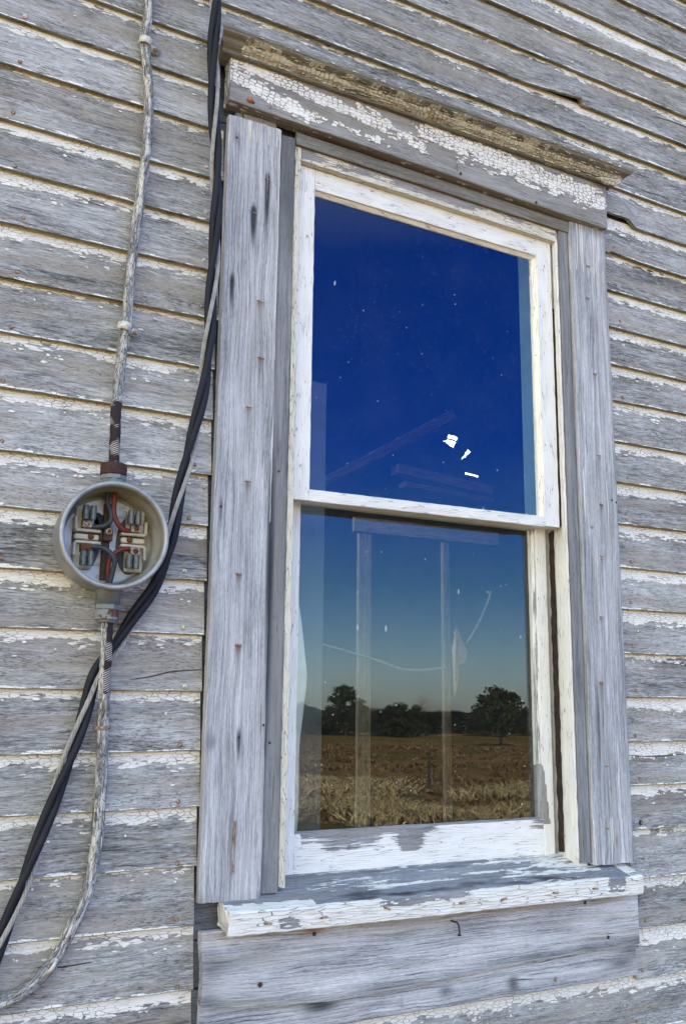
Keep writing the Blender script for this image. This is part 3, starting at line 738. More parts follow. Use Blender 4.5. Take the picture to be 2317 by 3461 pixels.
sweep(hb, resample(roundrect(0, .1, -.030, .004, .0025), .006), .585, 1.5815, 'x', .006, .006, jit=.0007, warp=lambda x, y, z: (x, y, hz(x, z/.1)), paint=head_paint,
      stain_shade=lambda x, y, z: .3*gauss(x, .60, .03)*(z < 2.885), seed=2.2)
for k in range(520):
    s_ = fr.uniform(.0, .98); x = .587+s_; t = fr.uniform(.05, .97); z = hz(x, t)
    p = head_paint(x, -.030, z)
    if p < -.25+.25*fr.random() or p > .45: continue
    flake(hb, x, -.0303, z, fr.uniform(.003, .0085), fr.uniform(.0016, .0034), fr.choice((.0004, .001, .002)), 2.2, fr.choice((0, .7, -.7)), r=fr)
head = hb.build('header', W_HEAD, window)
# end grain chips between the header and the left casing
cb = MB(); sweep(cb, roundrect(2.826, 2.857, -.0035, .004, .001), .628, .700, 'x', .008, .006, jit=.002, seed=3, paint=-.3)
sweep(cb, roundrect(2.820, 2.858, -.002, .010, .001), .612, .625, 'x', .006, .006, jit=.003, seed=4)
cb.build('wood_splinter', W_HEAD, window)

# cornice moulding
CP = [(-.0315, 0), (-.041, -.001), (-.043, .0015), (-.0435, .005), (-.046, .0062), (-.051, .0075), (-.0565, .0105), (-.0605, .0148), (-.0625, .0172), (-.0655, .0185), (-.071, .0188), (-.0765, .0205), (-.0785, .024), (-.080, .0255), (-.080, .032), (-.078, .0335), (.004, .040), (.004, -.0)]
def cz_(x): return 2.9575-.014*(x-.57)
def corn_paint(x, y, z):
    h = z-cz_(x)
    p = .55-abs(h-.0095)/.009 if h < .02 else -.35
    if h < .0035: p = -.35
    if .0165 < h < .0215: p = max(p, -.05)
    if x < .60: p -= .8
    return p+.55*fbm(x*7, 3.3)
km = MB()
sweep(km, [(z, y) for y, z in CP], .5545, 1.6240, 'x', .006, .0035, jit=.0012, wob=.0006,
      warp=lambda x, y, z: ((x+max(0, (-.043-y))*1.0*(1 if x > 1.6 else 0) - (0 if x > .58 else max(0, (-.03-y))*.35) + (-.03 if x > 1.6 else .012 if x < .58 else 0)), y, z+cz_(x)), paint=corn_paint, seed=6.1)
for k in range(420):
    x = fr.uniform(.60, 1.585); h, y = fr.choice(((.0025, -.0435), (.0062, -.047), (.0085, -.0535), (.0125, -.059), (.017, -.063), (.0188, -.068), (.0195, -.073), (.027, -.0803)))
    if h > .018 and fr.random() < .55: continue
    flake(km, x, y, cz_(x)+h, fr.uniform(.004, .012), fr.uniform(.0012, .0026), fr.choice((.0005, .0015, .003)), 6.1, fr.choice((0, .7, -.7)), r=fr)
corn = km.build('cornice', W_CORN, window)
# mitred return at its right end, with a loose paint curl
km = MB()
RX = 1.5815
Vr = []; n = len(CP)
for yy in (-.040, -.030, -.015, .002):
    for y, z in CP:
        Vr.append((RX+max(0, -.031-y)*.92+.0005, yy+min(0, (y+.040))*(1 if yy < -.039 else 0), z+cz_(1.6)))
Fr = [(k*n+i, (k+1)*n+i, (k+1)*n+(i+1) % n, k*n+(i+1) % n) for k in range(3) for i in range(n)]
km.add(Vr, Fr, [(p[1], p[2]) for p in Vr], -.1, 0, 0, 8)
km.build('cornice_return', W_CORN, corn)
km = MB()
Vf = [(1.556, -.050, 2.949), (1.600, -.066, 2.945), (1.588, -.056, 2.932), (1.565, -.046, 2.934), (1.53, -.052, 2.9395), (1.597, -.064, 2.938)]
Vf += [(p[0], p[1]-.001, p[2]+.0005) for p in Vf]
km.add(Vf, [(0, 1, 5, 2, 3, 4), (10, 9, 8, 11, 7, 6), (0, 6, 7, 1), (1, 7, 11, 5), (5, 11, 8, 2), (2, 8, 9, 3), (3, 9, 10, 4), (4, 10, 6, 0)], None, 2.0)
km.build('paint_curl', W_CORN, corn)

# sashes
def chamfer(a0, a1, b0, b1, inner, r=.0015, ch=.010, chd=.012):
    """member profile with a putty bevel on its inner side: inner = 0 (a0 side) or 1 (a1 side) or None"""
    if inner == 1: return [(a0, b0+r), (a0+r, b0), (a1-.001, b0), (a1, b0+.001), (a1, b0+.0045), (a1+ch*.6, b0+chd), (a1+ch*.6, b0+chd+.0035), (a1-.002, b0+chd+.0036), (a1-.002, b1), (a0, b1)]
    if inner == 0: return [(a1, b0+r), (a1, b1), (a0+.002, b1), (a0+.002, b0+chd+.0036), (a0-ch*.6, b0+chd+.0035), (a0-ch*.6, b0+chd), (a0, b0+.0045), (a0, b0+.001), (a0+.001, b0), (a1-r, b0)][::-1]
    return roundrect(a0, a1, b0, b1, r)
# upper sash: front y=.011
YU = .011
def ups(x, y, z): return 1.0-.9*gauss(z, 2.45, .9)*(1 if x < .81 and abs(x-.798) < .004 else 0)*.2-.55*max(0, fbm(x*20, z*5))
ub = MB()
sweep(ub, chamfer(.7500, .7990, YU, YU+.032, 1, ch=.004), 2.0585, 2.7865, 'z', .006, .006, jit=.0008, paint=ups, seed=31, warp=lambda x, y, z: (x, y, z))
sweep(ub, chamfer(1.3900, 1.4335, YU, YU+.032, 0, ch=.010), 2.0640, 2.7720, 'z', .006, .006, jit=.0007, paint=ups, seed=32)
sweep(ub, chamfer(2.7400, 2.7870, YU+.0003, YU+.031, 0, ch=.012), .7992, 1.3898, 'x', .006, .006, jit=.0006, warp=lambda x, y, z: (x, y, z-.0135*(x-.8)/.59), paint=lambda x, y, z: .95-.5*max(0, fbm(x*12, z*20)), seed=33)
sweep(ub, chamfer(2.0575, 2.0815, YU+.0003, YU+.033, 1, ch=.004), .7992, 1.3898, 'x', .006, .006, jit=.0006, warp=lambda x, y, z: (x, y, z+.004*(x-.8)/.59), paint=lambda x, y, z: .9-.7*max(0, fbm(x*14, z*30)), seed=34)
upper = ub.build('upper_sash', W_SASH, window)
YL = .060
def los(x, y, z): return 1.0-.5*max(0, fbm(x*20, z*6))
def rail_paint(x, y, z):
    if y > YL+.003: return -.35
    t = (z-1.342)/.073; s_ = (x-.80)/.59
    p = 1.25-1.25*t if s_ > .03 else 1.0
    p += -.95*gauss(s_, .44, .045)*(t > .35)-.45*gauss(s_, .18, .14)*(t > .45)+.5*gauss(s_, .75, .15)+.45*fbm(x*16, z*10)
    if t < .35: p = max(p, .9)
    return p-.08
lb = MB()
sweep(lb, chamfer(.7520, .8030, YL, YL+.033, 1, ch=.004), 1.3375, 2.090, 'z', .008, .006, jit=.0006, paint=los, seed=41)
def r_st(x, y, z): return (-.6 if (z < 1.535 and x < 1.4055+.012*max(0, 1-(z-1.42)/.11) and z > 1.41) else .9-.5*max(0, fbm(x*20, z*6)))-.9*(y > YL+.002 and x < 1.4022)
sweep(lb, chamfer(1.4010, 1.4310, YL, YL+.033, 0, ch=.008), 1.3445, 2.090, 'z', .006, .004, jit=.0006, paint=r_st, seed=42)
sweep(lb, chamfer(1.3395, 1.4140, YL+.0004, YL+.034, 1, ch=.006), .8032, 1.4008, 'x', .005, .005, jit=.0006, warp=lambda x, y, z: (x, y, z+.005*(x-.8)/.59), paint=rail_paint, seed=43)
sweep(lb, chamfer(2.0650, 2.090, YL+.0004, YL+.031, None), .8032, 1.4008, 'x', .03, .01, paint=.9, seed=44)
lower = lb.build('lower_sash', W_SASH, window)
for nm, y, z0, z1, par in (('pane', YU+.0135, 2.080, 2.745, upper), ('pane', YL+.0135, 1.411, 2.068, lower)):
    g = MB(); V = [(x, yy, z) for yy in (y, y+.003) for x, z in ((.799 if y > .05 else .796, z0), (1.3925 if y < .05 else 1.4035, z0), (1.3925 if y < .05 else 1.4035, z1), (.799 if y > .05 else .796, z1))]
    g.add(V, [(0, 1, 2, 3), (7, 6, 5, 4), (0, 4, 5, 1), (1, 5, 6, 2), (2, 6, 7, 3), (3, 7, 4, 0)]); g.build(nm, GLASS, par)

# sill
def sill_paint(x, y, z):
    if y < -.050:
        p = .75
        p -= 1.5*gauss(x, 1.50, .030)*(z > 1.278)+.9*gauss(x, 1.085, .05)*(z > 1.295)+1.3*gauss(x, .98, .07)*(z > 1.292)+1.3*gauss(x, .745, .022)*(z > 1.272)*(z < 1.292)
        p -= .8*gauss(x, .69, .03)*(z > 1.290)
        return p+.5*fbm(x*14, z*40)
    if x < .635: return .1
    p = -.35+.85*(y < -.03)*(x < .80)-.8*gauss(x, .78, .15)*(y > -.03)
    if .80 < x < 1.25: p = -.45 if y < -.02 else -.15
    if x > 1.25: p = .0 if y > -.02 else -.2
    if x > 1.49: p = -.5+.7*(x > 1.54)
    return p+.6*fbm(x*9, y*60)
def sill_stain(x, y, z): return max(0, (.55+1.1*fbm(x*13, y*55))*gauss(y, -.034, .016)*min(1, max(0, (x-.80)/.1), max(0, (1.47-x)/.1))*(y > -.053)+.8*fbm(x*16, y*60, 4))+.35*gauss(y, .045, .010)
sbm = MB()
HP = [(1.268, -.0535), (1.2695, -.055), (1.3035, -.055), (1.3065, -.052), (1.3235, .0004), (1.278, .0004)]
sweep(sbm, HP, .632, 1.5705, 'x', .006, .005, jit=.0014, wob=.0010, paint=sill_paint, stain_shade=sill_stain, seed=15, warp=lambda x, y, z: (x, y, z+.003*(x-.63)/.94-.0015*(x > 1.5)))
HP2 = [(1.290, .0012), (1.3236, .0012), (1.3400, .050), (1.352, .12), (1.30, .12)]
sweep(sbm, HP2, .7448, 1.4434, 'x', .006, .006, jit=.0012, paint=sill_paint, stain_shade=sill_stain, seed=15, warp=lambda x, y, z: (x, y, z+.003*(x-.63)/.94))
for k in range(90):
    x = fr.uniform(.64, 1.56); z = fr.uniform(1.272, 1.303)+.003*(x-.63)/.94
    if sill_paint(x, -.055, z) > .55 and fr.random() < .6: continue
    flake(sbm, x, -.0554, z, fr.uniform(.004, .014), fr.uniform(.0012, .003), fr.choice((.0004, .001, .002)), 15, fr.choice((0, .7, -.7)), r=fr)
sill = sbm.build('sill', W_SILL, window)

# apron boards under the sill
A1 = [(.59, 1.155), (.70, 1.142), (.84, 1.134), (.95, 1.137), (1.09, 1.146), (1.30, 1.157), (1.59, 1.162)]
ab = MB()
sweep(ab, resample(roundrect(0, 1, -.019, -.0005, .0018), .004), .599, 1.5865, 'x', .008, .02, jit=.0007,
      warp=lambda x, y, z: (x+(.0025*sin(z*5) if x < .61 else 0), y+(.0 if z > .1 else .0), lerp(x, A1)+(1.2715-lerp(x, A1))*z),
      stain_shade=lambda x, y, z: .42*gauss(z, lerp(x, A1)+.006, .011)+.75*max(0, fbm(x*2.3, z*14))+.25*gauss(x, .61, .03), rust=lambda x, y, z: .8*gauss(x, .707, .007)*gauss(z, 1.177, .004)+.35*gauss(z, 1.262, .014)+.5*gauss(x, .81, .03)*gauss(z, 1.255, .01)+.4*gauss(x, 1.46, .03)*gauss(z, 1.183, .003), seed=51)  # dark band along the lower edge is painted shade, blotches are stain
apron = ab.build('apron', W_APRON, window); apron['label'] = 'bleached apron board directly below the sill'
# re-map: this profile is given in fractions, so give it real uv
for ob_ in (apron,):
    uvl = ob_.data.uv_layers[0].data
    for lp in ob_.data.loops:
        co = ob_.data.vertices[lp.vertex_index].co; uvl[lp.index].uv = (co.x, co.z+co.y)
ab = MB()
def st2(x, y, z): return (.55+.3*fbm(x*12, z*50))*gauss(x, 1.58, .11)*gauss(z-.25*(x-1.58), 1.14, .035)+.7*gauss(x, 1.26, .02)*gauss(z, 1.115, .02)+.8*gauss(x, .83, .05)*gauss(z, 1.128, .02)+.6*gauss(x, 1.10, .025)*gauss(z, 1.118, .015)+.5*gauss(x, 1.00, .006)*gauss(z, 1.11, .02)+.25*max(0, fbm(x*6, z*30))
sweep(ab, resample([(0, .0035), (0, -.0045), (.002, -.0065), (.075, -.0035), (.075, .0035)], .005), .602, 1.5875, 'x', .008, .006, jit=.0007,
      warp=lambda x, y, z: (x, y, z+1.0855+.011*(x-.6)), stain_shade=st2, seed=52)
apr2 = ab.build('apron', W_APRON, window); apr2['label'] = 'lower apron board with grey green blotches near its right end'

# ---------------------------------------------------------------- nails, staples
def nail_mb(r=.0042, h=.0025):
    mb = MB(); lathe(mb, [(.0001, -h), (r*.55, -h), (r*.9, -h*.7), (r, -h*.2), (r*.9, .001), (.0001, .0012)], (0, 0, 0), 'y', 10); return mb
nail_o = None
NAILS = [(.553, 2.718), (.555, 2.619), (.556, 2.515), (.554, 2.417), (.555, 2.099), (.548, 1.996), (.544, 1.896), (.547, 1.793), (.554, 1.687), (.55, 1.586), (.551, 1.488), (.554, 1.385), (.556, 1.293), (.563, 1.185), (.185, 2.924), (.183, 2.827), (.179, 2.721), (.19, 2.614), (.212, 2.517), (.209, 2.411), (.207, 2.306), (.201, 2.205), (.208, 2.097), (.222, 1.894), (1.63, 2.802), (1.63, 2.701), (1.638, 2.605), (1.625, 2.504), (1.634, 2.406), (1.637, 2.204), (1.626, 2.099), (1.636, 1.999), (1.628, 1.902), (1.628, 1.801), (1.63, 1.699), (1.622, 1.599), (1.63, 1.504), (1.625, 1.408), (1.625, 1.204), (1.61, 1.103), (1.588, 1.004), (1.522, 3.395), (1.519, 3.292)]
PALE = {(.553, 2.718), (.555, 2.619), (.554, 1.687), (.547, 1.793), (.185, 2.924), (.556, 2.515), (1.522, 3.395), (1.519, 3.292), (.544, 1.896)}
def face_y(x, z):
    for ci, c in enumerate(COURSES):
        if zc(c, x) <= z: return .0150*min(1, (z-zc(c, x))/.11)
    return 0
kinds = {}
def put_nail(x, y, z, mat, parent, r=.0042, h=.0025, sx=1.0):
    key = (mat.name, r)
    if key not in kinds:
        o = nail_mb(r, h).build('nail', mat, parent, True); kinds[key] = o
    else:
        o = kinds[key].copy(); COL.objects.link(o); o.parent = parent; o.matrix_parent_inverse = parent.matrix_basis.inverted()
    o.location = (x, y, z); o.rotation_euler = (rnd.uniform(-.2, .2), rnd.uniform(0, 6), rnd.uniform(-.2, .2)); o.scale = (sx, 1, 1)
    return o
for x, z in NAILS: put_nail(x, face_y(x, z)-.0005, z, PAINTNAIL if (x, z) in PALE else RUST, siding)
put_nail(1.625, face_y(1.625, 1.408)-.001, 1.409, DARKNAIL, siding, .006, .002)
put_nail(.4823, .003, 2.601, DARKNAIL, siding, .006, .004); 
for x, z in ((.610, 2.477), (.609, 2.79), (.723, 2.105), (.655, 1.598), (.702, 1.62), (.604, 2.021), (.718, 1.588)): put_nail(x, -.0155 if x < .708 else -.0085, z, DARKNAIL, window, .0024, .0012)
for x, z in ((1.504, 2.067), (1.569, 2.138), (1.582, 2.134)): put_nail(x, -.0155, z, DARKNAIL, window, .0026, .001)
put_nail(1.5045, -.0156, 2.067, RUST, window, .0036, .0015)
put_nail(.707, -.0198, 1.177, DARKNAIL, window, .0045, .0015)
for x, z in ((1.499, 1.184), (1.44, 1.257), (.81, 1.251)): put_nail(x, -.0198, z, DARKNAIL, window, .0038, .0015)
put_nail(1.365, -.0075, 1.113, RUST, window, .0042, .0015); 
put_nail(1.36, -.0315, 2.838, DARKNAIL, window, .003, .0015); put_nail(1.145, -.0315, 2.853, DARKNAIL, window, .003, .0015)
# bent nail hanging below the sill
bn = MB(); tube(bn, [(1.104, -.015, 1.249), (1.106, -.026, 1.249), (1.112, -.032, 1.246), (1.115, -.033, 1.234), (1.115, -.033, 1.226)], .0017, 8); box(bn, (1.115, -.033, 1.2245), (.007, .006, .003), .001)
bn.build('bent_nail', DARKNAIL, window, True)
def staple(x, z, y, w=.012, mat=RUST, slope=-.15):
    s = MB(); box(s, (0, 0, 0), (w, .0022, .0018), .0005); box(s, (-w/2, .001, 0), (.0018, .003, .0018), .0004); box(s, (w/2, .001, 0), (.0018, .003, .0018), .0004)
    return s
st0 = None
for x, z, y in [(.679, 2.715, -.0158), (.651, 2.634, -.0158), (.67, 2.446, -.0158), (.676, 2.328, -.0158), (.654, 2.223, -.0158), (.657, 2.075, -.0158), (.644, 1.896, -.0158), (.648, 1.764, -.0158),
             (1.526, 2.72, -.0158), (1.522, 2.635, -.0158), (1.534, 2.444, -.0158), (1.536, 2.242, -.0158), (1.536, 2.124, -.0158), (1.53, 2.002, -.0158), (1.522, 1.862, -.0158), (1.514, 1.715, -.0158), (1.519, 1.534, -.0158), (1.515, 1.403, -.0158),
             (.811, 1.286, -.0565), (.941, 1.291, -.0565), (1.107, 1.288, -.0565), (1.205, 1.288, -.0565), (1.333, 1.29, -.0565), (1.438, 1.291, -.0565), (.704, 1.284, -.0565)]:
    if st0 is None: o = st0 = staple(0, 0, 0).build('staple', RUST, window)
    else: o = st0.copy(); COL.objects.link(o); o.parent = window; o.matrix_parent_inverse = window.matrix_basis.inverted()
    o.location = (x, y, z); o.rotation_euler = (0, rnd.uniform(-.12, .12)+(0 if y > -.03 else rnd.uniform(-.3, .3)), 0)
    o.scale = (1, 1, 1) if y > -.03 else (1.15, 1.2, 1.9)
    if x > 1.4 and y > -.03: o.scale = (.85, 1, 1)
for pts in ([(.6525, -.0162, 1.446), (.6505, -.0170, 1.430), (.6500, -.0165, 1.415)], [(.6515, -.0163, 1.385), (.651, -.0168, 1.365)], [(.6735, -.031, 2.882), (.6735, -.032, 2.868)], [(1.135, -.031, 2.872), (1.1355, -.033, 2.858)]):
    b_ = MB(); tube(b_, pts, .0012, 6); b_.build('wire_nail', RUST, window, True)

# small amber beetle resting on the header's lower left corner
bug = MB(); V = []; 
lathe(bug, [(.0001, -.007), (.003, -.0064), (.0055, -.004), (.0063, -.0008), (.0062, .0002), (.0001, .0004)], (.6285, -.0302, 2.872), 'y', 16, sx=1.15, sz=.9)
bo = bug.build('beetle', BUG, None, True); tag(bo, 'small round amber beetle on the lower left corner of the header board', 'beetle')
bug = MB(); lathe(bug, [(.0001, -.003), (.0018, -.0025), (.0022, -.0005), (.0001, .0003)], (.6365, -.0303, 2.869), 'y', 10); bug.build('head', DARKNAIL, bo, True)

# ---------------------------------------------------------------- meter socket
MX, MZ = .3915, 1.9355
meter = tag(empty('meter_socket', (MX, 0, MZ)), 'round open metal electric meter socket with exposed jaws and red and black wires', 'meter socket')
mb = MB()
R = .0925
lathe(mb, [(.0745, -.004), (.088, -.004), (.0895, -.010), (.0900, -.078), (.0925, -.080), (.0935, -.084), (.0932, -.089), (.0905, -.0915), (.0865, -.0905), (.0845, -.086), (.0838, -.080), (.0838, -.0145)], (MX, 0, MZ), 'y', 96)
mb.build('can', GALV, meter, True)
mb = MB(); lathe(mb, [(.0834, -.080), (.0834, -.0145), (.076, -.0140), (.0001, -.0140)], (MX, 0, MZ), 'y', 64)
mb.build('can_lining', GALV_IN, meter, True)
mb = MB()   # bright round plate with one flat side and punched waist
def plate_poly(a):
    c = cos(a); lim = .066/.0775
    return min(1.0, lim/c) if c > lim else 1.0
lathe(mb, [(.0001, -.0185), (.074, -.0185), (.0765, -.0205), (.0775, -.0200), (.0775, -.0155)], (MX+.001, 0, MZ), 'y', 90, poly=plate_poly)
mb.build('back_plate', PLATE, meter, False)
mb = MB(); V = []
# dark fibre cut-outs behind the blocks
for cx, cz, rx, rz in ((-.034, 0, .025, .054), (.043, -.004, .025, .053)):
    lathe(mb, [(.0001, -.0205), (1, -.0205), (1, -.0190)], (MX+cx, 0, MZ+cz), 'y', 40, sx=rx, sz=rz)
mb.build('fibre_pad', BLKW, meter)
def blk(side):
    mb = MB(); s = side; cx = MX+(-.036 if s < 0 else .045); cz = MZ+.002
    box(mb, (cx, -.028, cz), (.042, .014, .010), .002)          # web between the ridges
    for dz in (-.0105, .0105):
        box(mb, (cx+s*-.001, -.031, cz+dz), (.044, .020, .0055), .0018)
    for dz in (-1, 1):
        box(mb, (cx+s*.0205, -.031, cz+dz*.023), (.0055, .020, .024), .0018)
        box(mb, (cx+s*.004, -.025, cz+dz*.033), (.032, .012, .044), .002)
    return mb
for s in (-1, 1): blk(s).build('terminal_block', CERAMIC, meter)
def jaw(mb, x, z, lean=0):
    for k in (-1, 1):
        V = []; F = []; U = []; n = 9; rr = .0056
        for j, zz in enumerate((-.0125, -.011, .011, .0125)):
            for i in range(n):
                a = pi*(-.12+1.24*i/(n-1)); r_ = rr*(.9 if j in (0, 3) else 1)
                V.append((x+k*.0062-cos(a)*r_, -.052-sin(a)*r_*1.15, z+zz)); V.append((x+k*.0062-cos(a)*(r_-.0014), -.052-sin(a)*(r_-.0014)*1.15, z+zz))
        for j in range(3):
            for i in range(n-1):
                a = (j*n+i)*2; b = (j*n+i+1)*2; c = ((j+1)*n+i)*2; d = ((j+1)*n+i+1)*2
                F += [(a, b, d, c), (a+1, c+1, d+1, b+1)]
        for j in (0, 3):
            for i in range(n-1):
                a = (j*n+i)*2; b = a+2; F.append((a, a+1, b+1, b))
        mb.add(V, F)
        box(mb, (x+k*.0062, -.040, z), (.004, .022, .018), .001)
for x, z in ((.3537, 1.9765), (.4324, 1.9754), (.354, 1.8969), (.4331, 1.8977)):
    mb = MB(); jaw(mb, x, z); mb.build('jaw', JAW, meter, False)
for i, (x, z) in enumerate(((.3528, 1.9588), (.4382, 1.9579), (.3528, 1.9173), (.4389, 1.9177))):
    mb = MB(); box(mb, (x, -.038, z), (.0170, .016, .0140), .0012); lg = mb.build('lug', LUGRUST if i == 2 else LUG, meter)
    mb = MB(); lathe(mb, [(.0001, -.0485), (.0042, -.0485), (.0050, -.0475), (.0050, -.044)], (x, 0, z), 'y', 18)
    mb.build('screw', LUGRUST if i else LUG, lg, True)
    mb = MB(); a = (.8, .9, 1.2, .6)[i]; box(mb, (x, -.0487, z), (.0085, .0012, .0014), .0002, rot=Matrix.Rotation(a, 3, 'Y')); mb.build('slot', DARKNAIL, lg)
for x in (.3620, .4298):
    mb = MB(); lathe(mb, [(.0001, -.0385), (.0042, -.0382), (.0055, -.036), (.0055, -.033)], (x, 0, 1.9384), 'y', 18); mb.build('block_screw', LUGRUST, meter, True)
mb = MB(); box(mb, (.3905, -.024, MZ-.002), (.0125, .008, .135), .001); box(mb, (.3905, -.034, 1.943), (.016, .016, .022), .0015)
mb.build('neutral_bar', DARKNAIL, meter)
mb = MB(); lathe(mb, [(.0001, -.050), (.0042, -.050), (.0060, -.0485), (.0062, -.044), (.0062, -.040)], (.3898, 0, 1.9477), 'y', 20); nb = mb.build('neutral_screw', LUG, meter, True)
mb = MB(); lathe(mb, [(.0001, -.0508), (.0036, -.0508), (.0036, -.0498)], (.3898, 0, 1.9477), 'y', 16); mb.build('screw_face', LUGRUST, nb, True)
for nm, mat, path, r in (('red_wire', REDW, [(.3975, -.040, 2.022), (.3972, -.043, 2.0106), (.3966, -.045, 1.9849), (.4025, -.045, 1.9672), (.4144, -.043, 1.9549), (.4257, -.040, 1.9535), (.432, -.038, 1.9535)], .0046),
                         ('black_wire', BLKW, [(.387, -.038, 2.022), (.385, -.040, 2.0035), (.391, -.044, 1.984), (.3925, -.046, 1.9718), (.3888, -.046, 1.963), (.3782, -.045, 1.9564), (.366, -.041, 1.9552), (.358, -.038, 1.956)], .0044),
                         ('black_wire', BLKW, [(.357, -.038, 1.9195), (.3628, -.042, 1.9195), (.3778, -.047, 1.9188), (.3919, -.050, 1.9116), (.4016, -.050, 1.8985), (.4018, -.046, 1.8847), (.3988, -.040, 1.862), (.3975, -.038, 1.848)], .0045),
                         ('red_wire', REDW, [(.432, -.038, 1.9214), (.4246, -.040, 1.9214), (.4109, -.043, 1.9167), (.399, -.041, 1.9059), (.3946, -.036, 1.8875), (.3976, -.034, 1.862), (.3976, -.034, 1.85)], .0042)):
    mb = MB(); tube(mb, path, r, 14, sub=8); mb.build(nm, mat, meter, True)
mb = MB(); lathe(mb, [(.0001, -.0205), (.0175, -.0205), (.0185, -.0195), (.0185, -.018)], (.3715, 0, 1.9665), 'y', 30); mb.build('fibre_washer', BLKW, meter, True)
# hubs above and below
HY = -.042
mb = MB(); lathe(mb, [(.0215, -.010), (.0215, .014), (.020, .0145), (.0001, .0145)], (MX+.0015, HY, MZ+.0925), 'z', 40); hub = mb.build('top_hub', GREYHUB, meter, True)
hexf = lambda a: 1.0/max(cos(((a+pi/6) % (pi/4))-pi/8), .9)*.93
mb = MB(); lathe(mb, [(.0220, .0), (.0232, .001), (.0232, .007), (.0220, .0085), (.001, .0085)], (MX+.0015, HY, MZ+.1045), 'z', 48, poly=hexf); mb.build('hub_nut', GREYHUB, hub)
mb = MB(); lathe(mb, [(.0215, 0), (.0228, .001), (.0230, .014), (.0222, .0195), (.0195, .0215), (.0110, .0218), (.0100, .020), (.0001, .020)], (MX+.0015, HY, MZ+.1132), 'z', 60, poly=lambda a: 1+.012*(1 if int(a*19/pi) % 2 else 0)); mb.build('gland_nut', RUSTHUB, hub, False)
mb = MB(); lathe(mb, [(.0215, .012), (.0215, -.022), (.001, -.0222)][::-1], (MX+.0045, HY, MZ-.092), 'z', 40); hub = mb.build('bottom_hub', GREYHUB, meter, True)
mb = MB(); lathe(mb, [(.001, -.0085), (.0205, -.0085), (.0212, -.0075), (.0212, .0), (.020, .001)], (MX+.0045, HY, MZ-.1145), 'z', 48, poly=hexf); mb.build('hub_nut', GREYHUB, hub)
mb = MB(); lathe(mb, [(.001, -.0175), (.0185, -.0175), (.0198, -.0165), (.0202, -.001), (.0198, 0)], (MX+.0045, HY, MZ-.1232), 'z', 60, poly=lambda a: 1+.03*(1 if int(a*6/pi) % 2 else 0)); mb.build('gland_nut', RUSTRING, hub)
mb = MB(); lathe(mb, [(.001, -.005), (.0150, -.005), (.0165, -.004), (.0165, 0)], (MX+.0045, HY, MZ-.1408), 'z', 40); mb.build('gland_ring', GREYHUB, hub, True)
mb = MB()
for dz in (-.118, -.142):
    tube(mb, [(MX+.02, -.012, MZ+dz), (MX+.045, -.010, MZ+dz-.001), (MX+.062, -.006, MZ+dz-.003)], .0028, 8)
mb.build('mounting_strap', LUG, meter, True)

# ---------------------------------------------------------------- cables
def pu(L, p):   # paint is worn off where the cable enters the fittings
    z = p.z
    w = 0
    if 2.06 < z < 2.19: w = -1.2
    if 1.67 < z < 1.80: w = -.9 if p.x > .397 else -.4
    return .55+w
SEU = [(.405, -.012, 4.40), (.41, -.012, 3.8), (.4147, -.012, 3.3), (.4147, -.012, 3.10), (.4147, -.012, 3.0594), (.4136, -.012, 2.998), (.4099, -.012, 2.9431), (.4186, -.012, 2.8801), (.4246, -.012, 2.8232), (.4261, -.012, 2.7271), (.421, -.012, 2.6372), (.4127, -.012, 2.5241), (.4076, -.012, 2.4326), (.4072, -.014, 2.3499), (.4014, -.016, 2.2965), (.3974, -.022, 2.2252), (.3928, -.032, 2.1767), (.3922, -.040, 2.1247), (.3927, -.042, 2.0642)]
mb = MB(); tube(mb, SEU, .0088, 20, oval=1.08, jit=.10, sub=24, paint=pu, seed=1.5)
chips(mb, SEU, .0088, 130, 4, ((2.05, 2.2),)); c1 = mb.build('service_cable', CABLE, None, True); tag(c1, 'flaking white painted cable running up the wall above the meter socket', 'cable', 'painted cloth covered service cables')
SEL = [(.396, -.042, 1.812), (.3968, -.043, 1.8079), (.3984, -.042, 1.7679), (.4006, -.036, 1.7182), (.4025, -.030, 1.6688), (.4061, -.018, 1.6193), (.4095, -.013, 1.5459), (.4103, -.012, 1.4691), (.406, -.012, 1.4032), (.3961, -.012, 1.3436), (.3753, -.012, 1.2952), (.3568, -.012, 1.2566), (.3377, -.012, 1.232), (.3119, -.012, 1.2108), (.273, -.012, 1.1959), (.2342, -.012, 1.192), (.15, -.012, 1.19), (-.3, -.012, 1.20), (-1.2, -.012, 1.19)]
mb = MB(); tube(mb, SEL, .0092, 20, oval=1.1, jit=.10, sub=24, paint=pu, seed=8.5)
chips(mb, SEL, .0092, 130, 5, ((1.66, 1.79),)); c2 = mb.build('service_cable', CABLE, None, True); tag(c2, 'flaking white painted cable hanging below the meter socket and curving left', 'cable', 'painted cloth covered service cables')
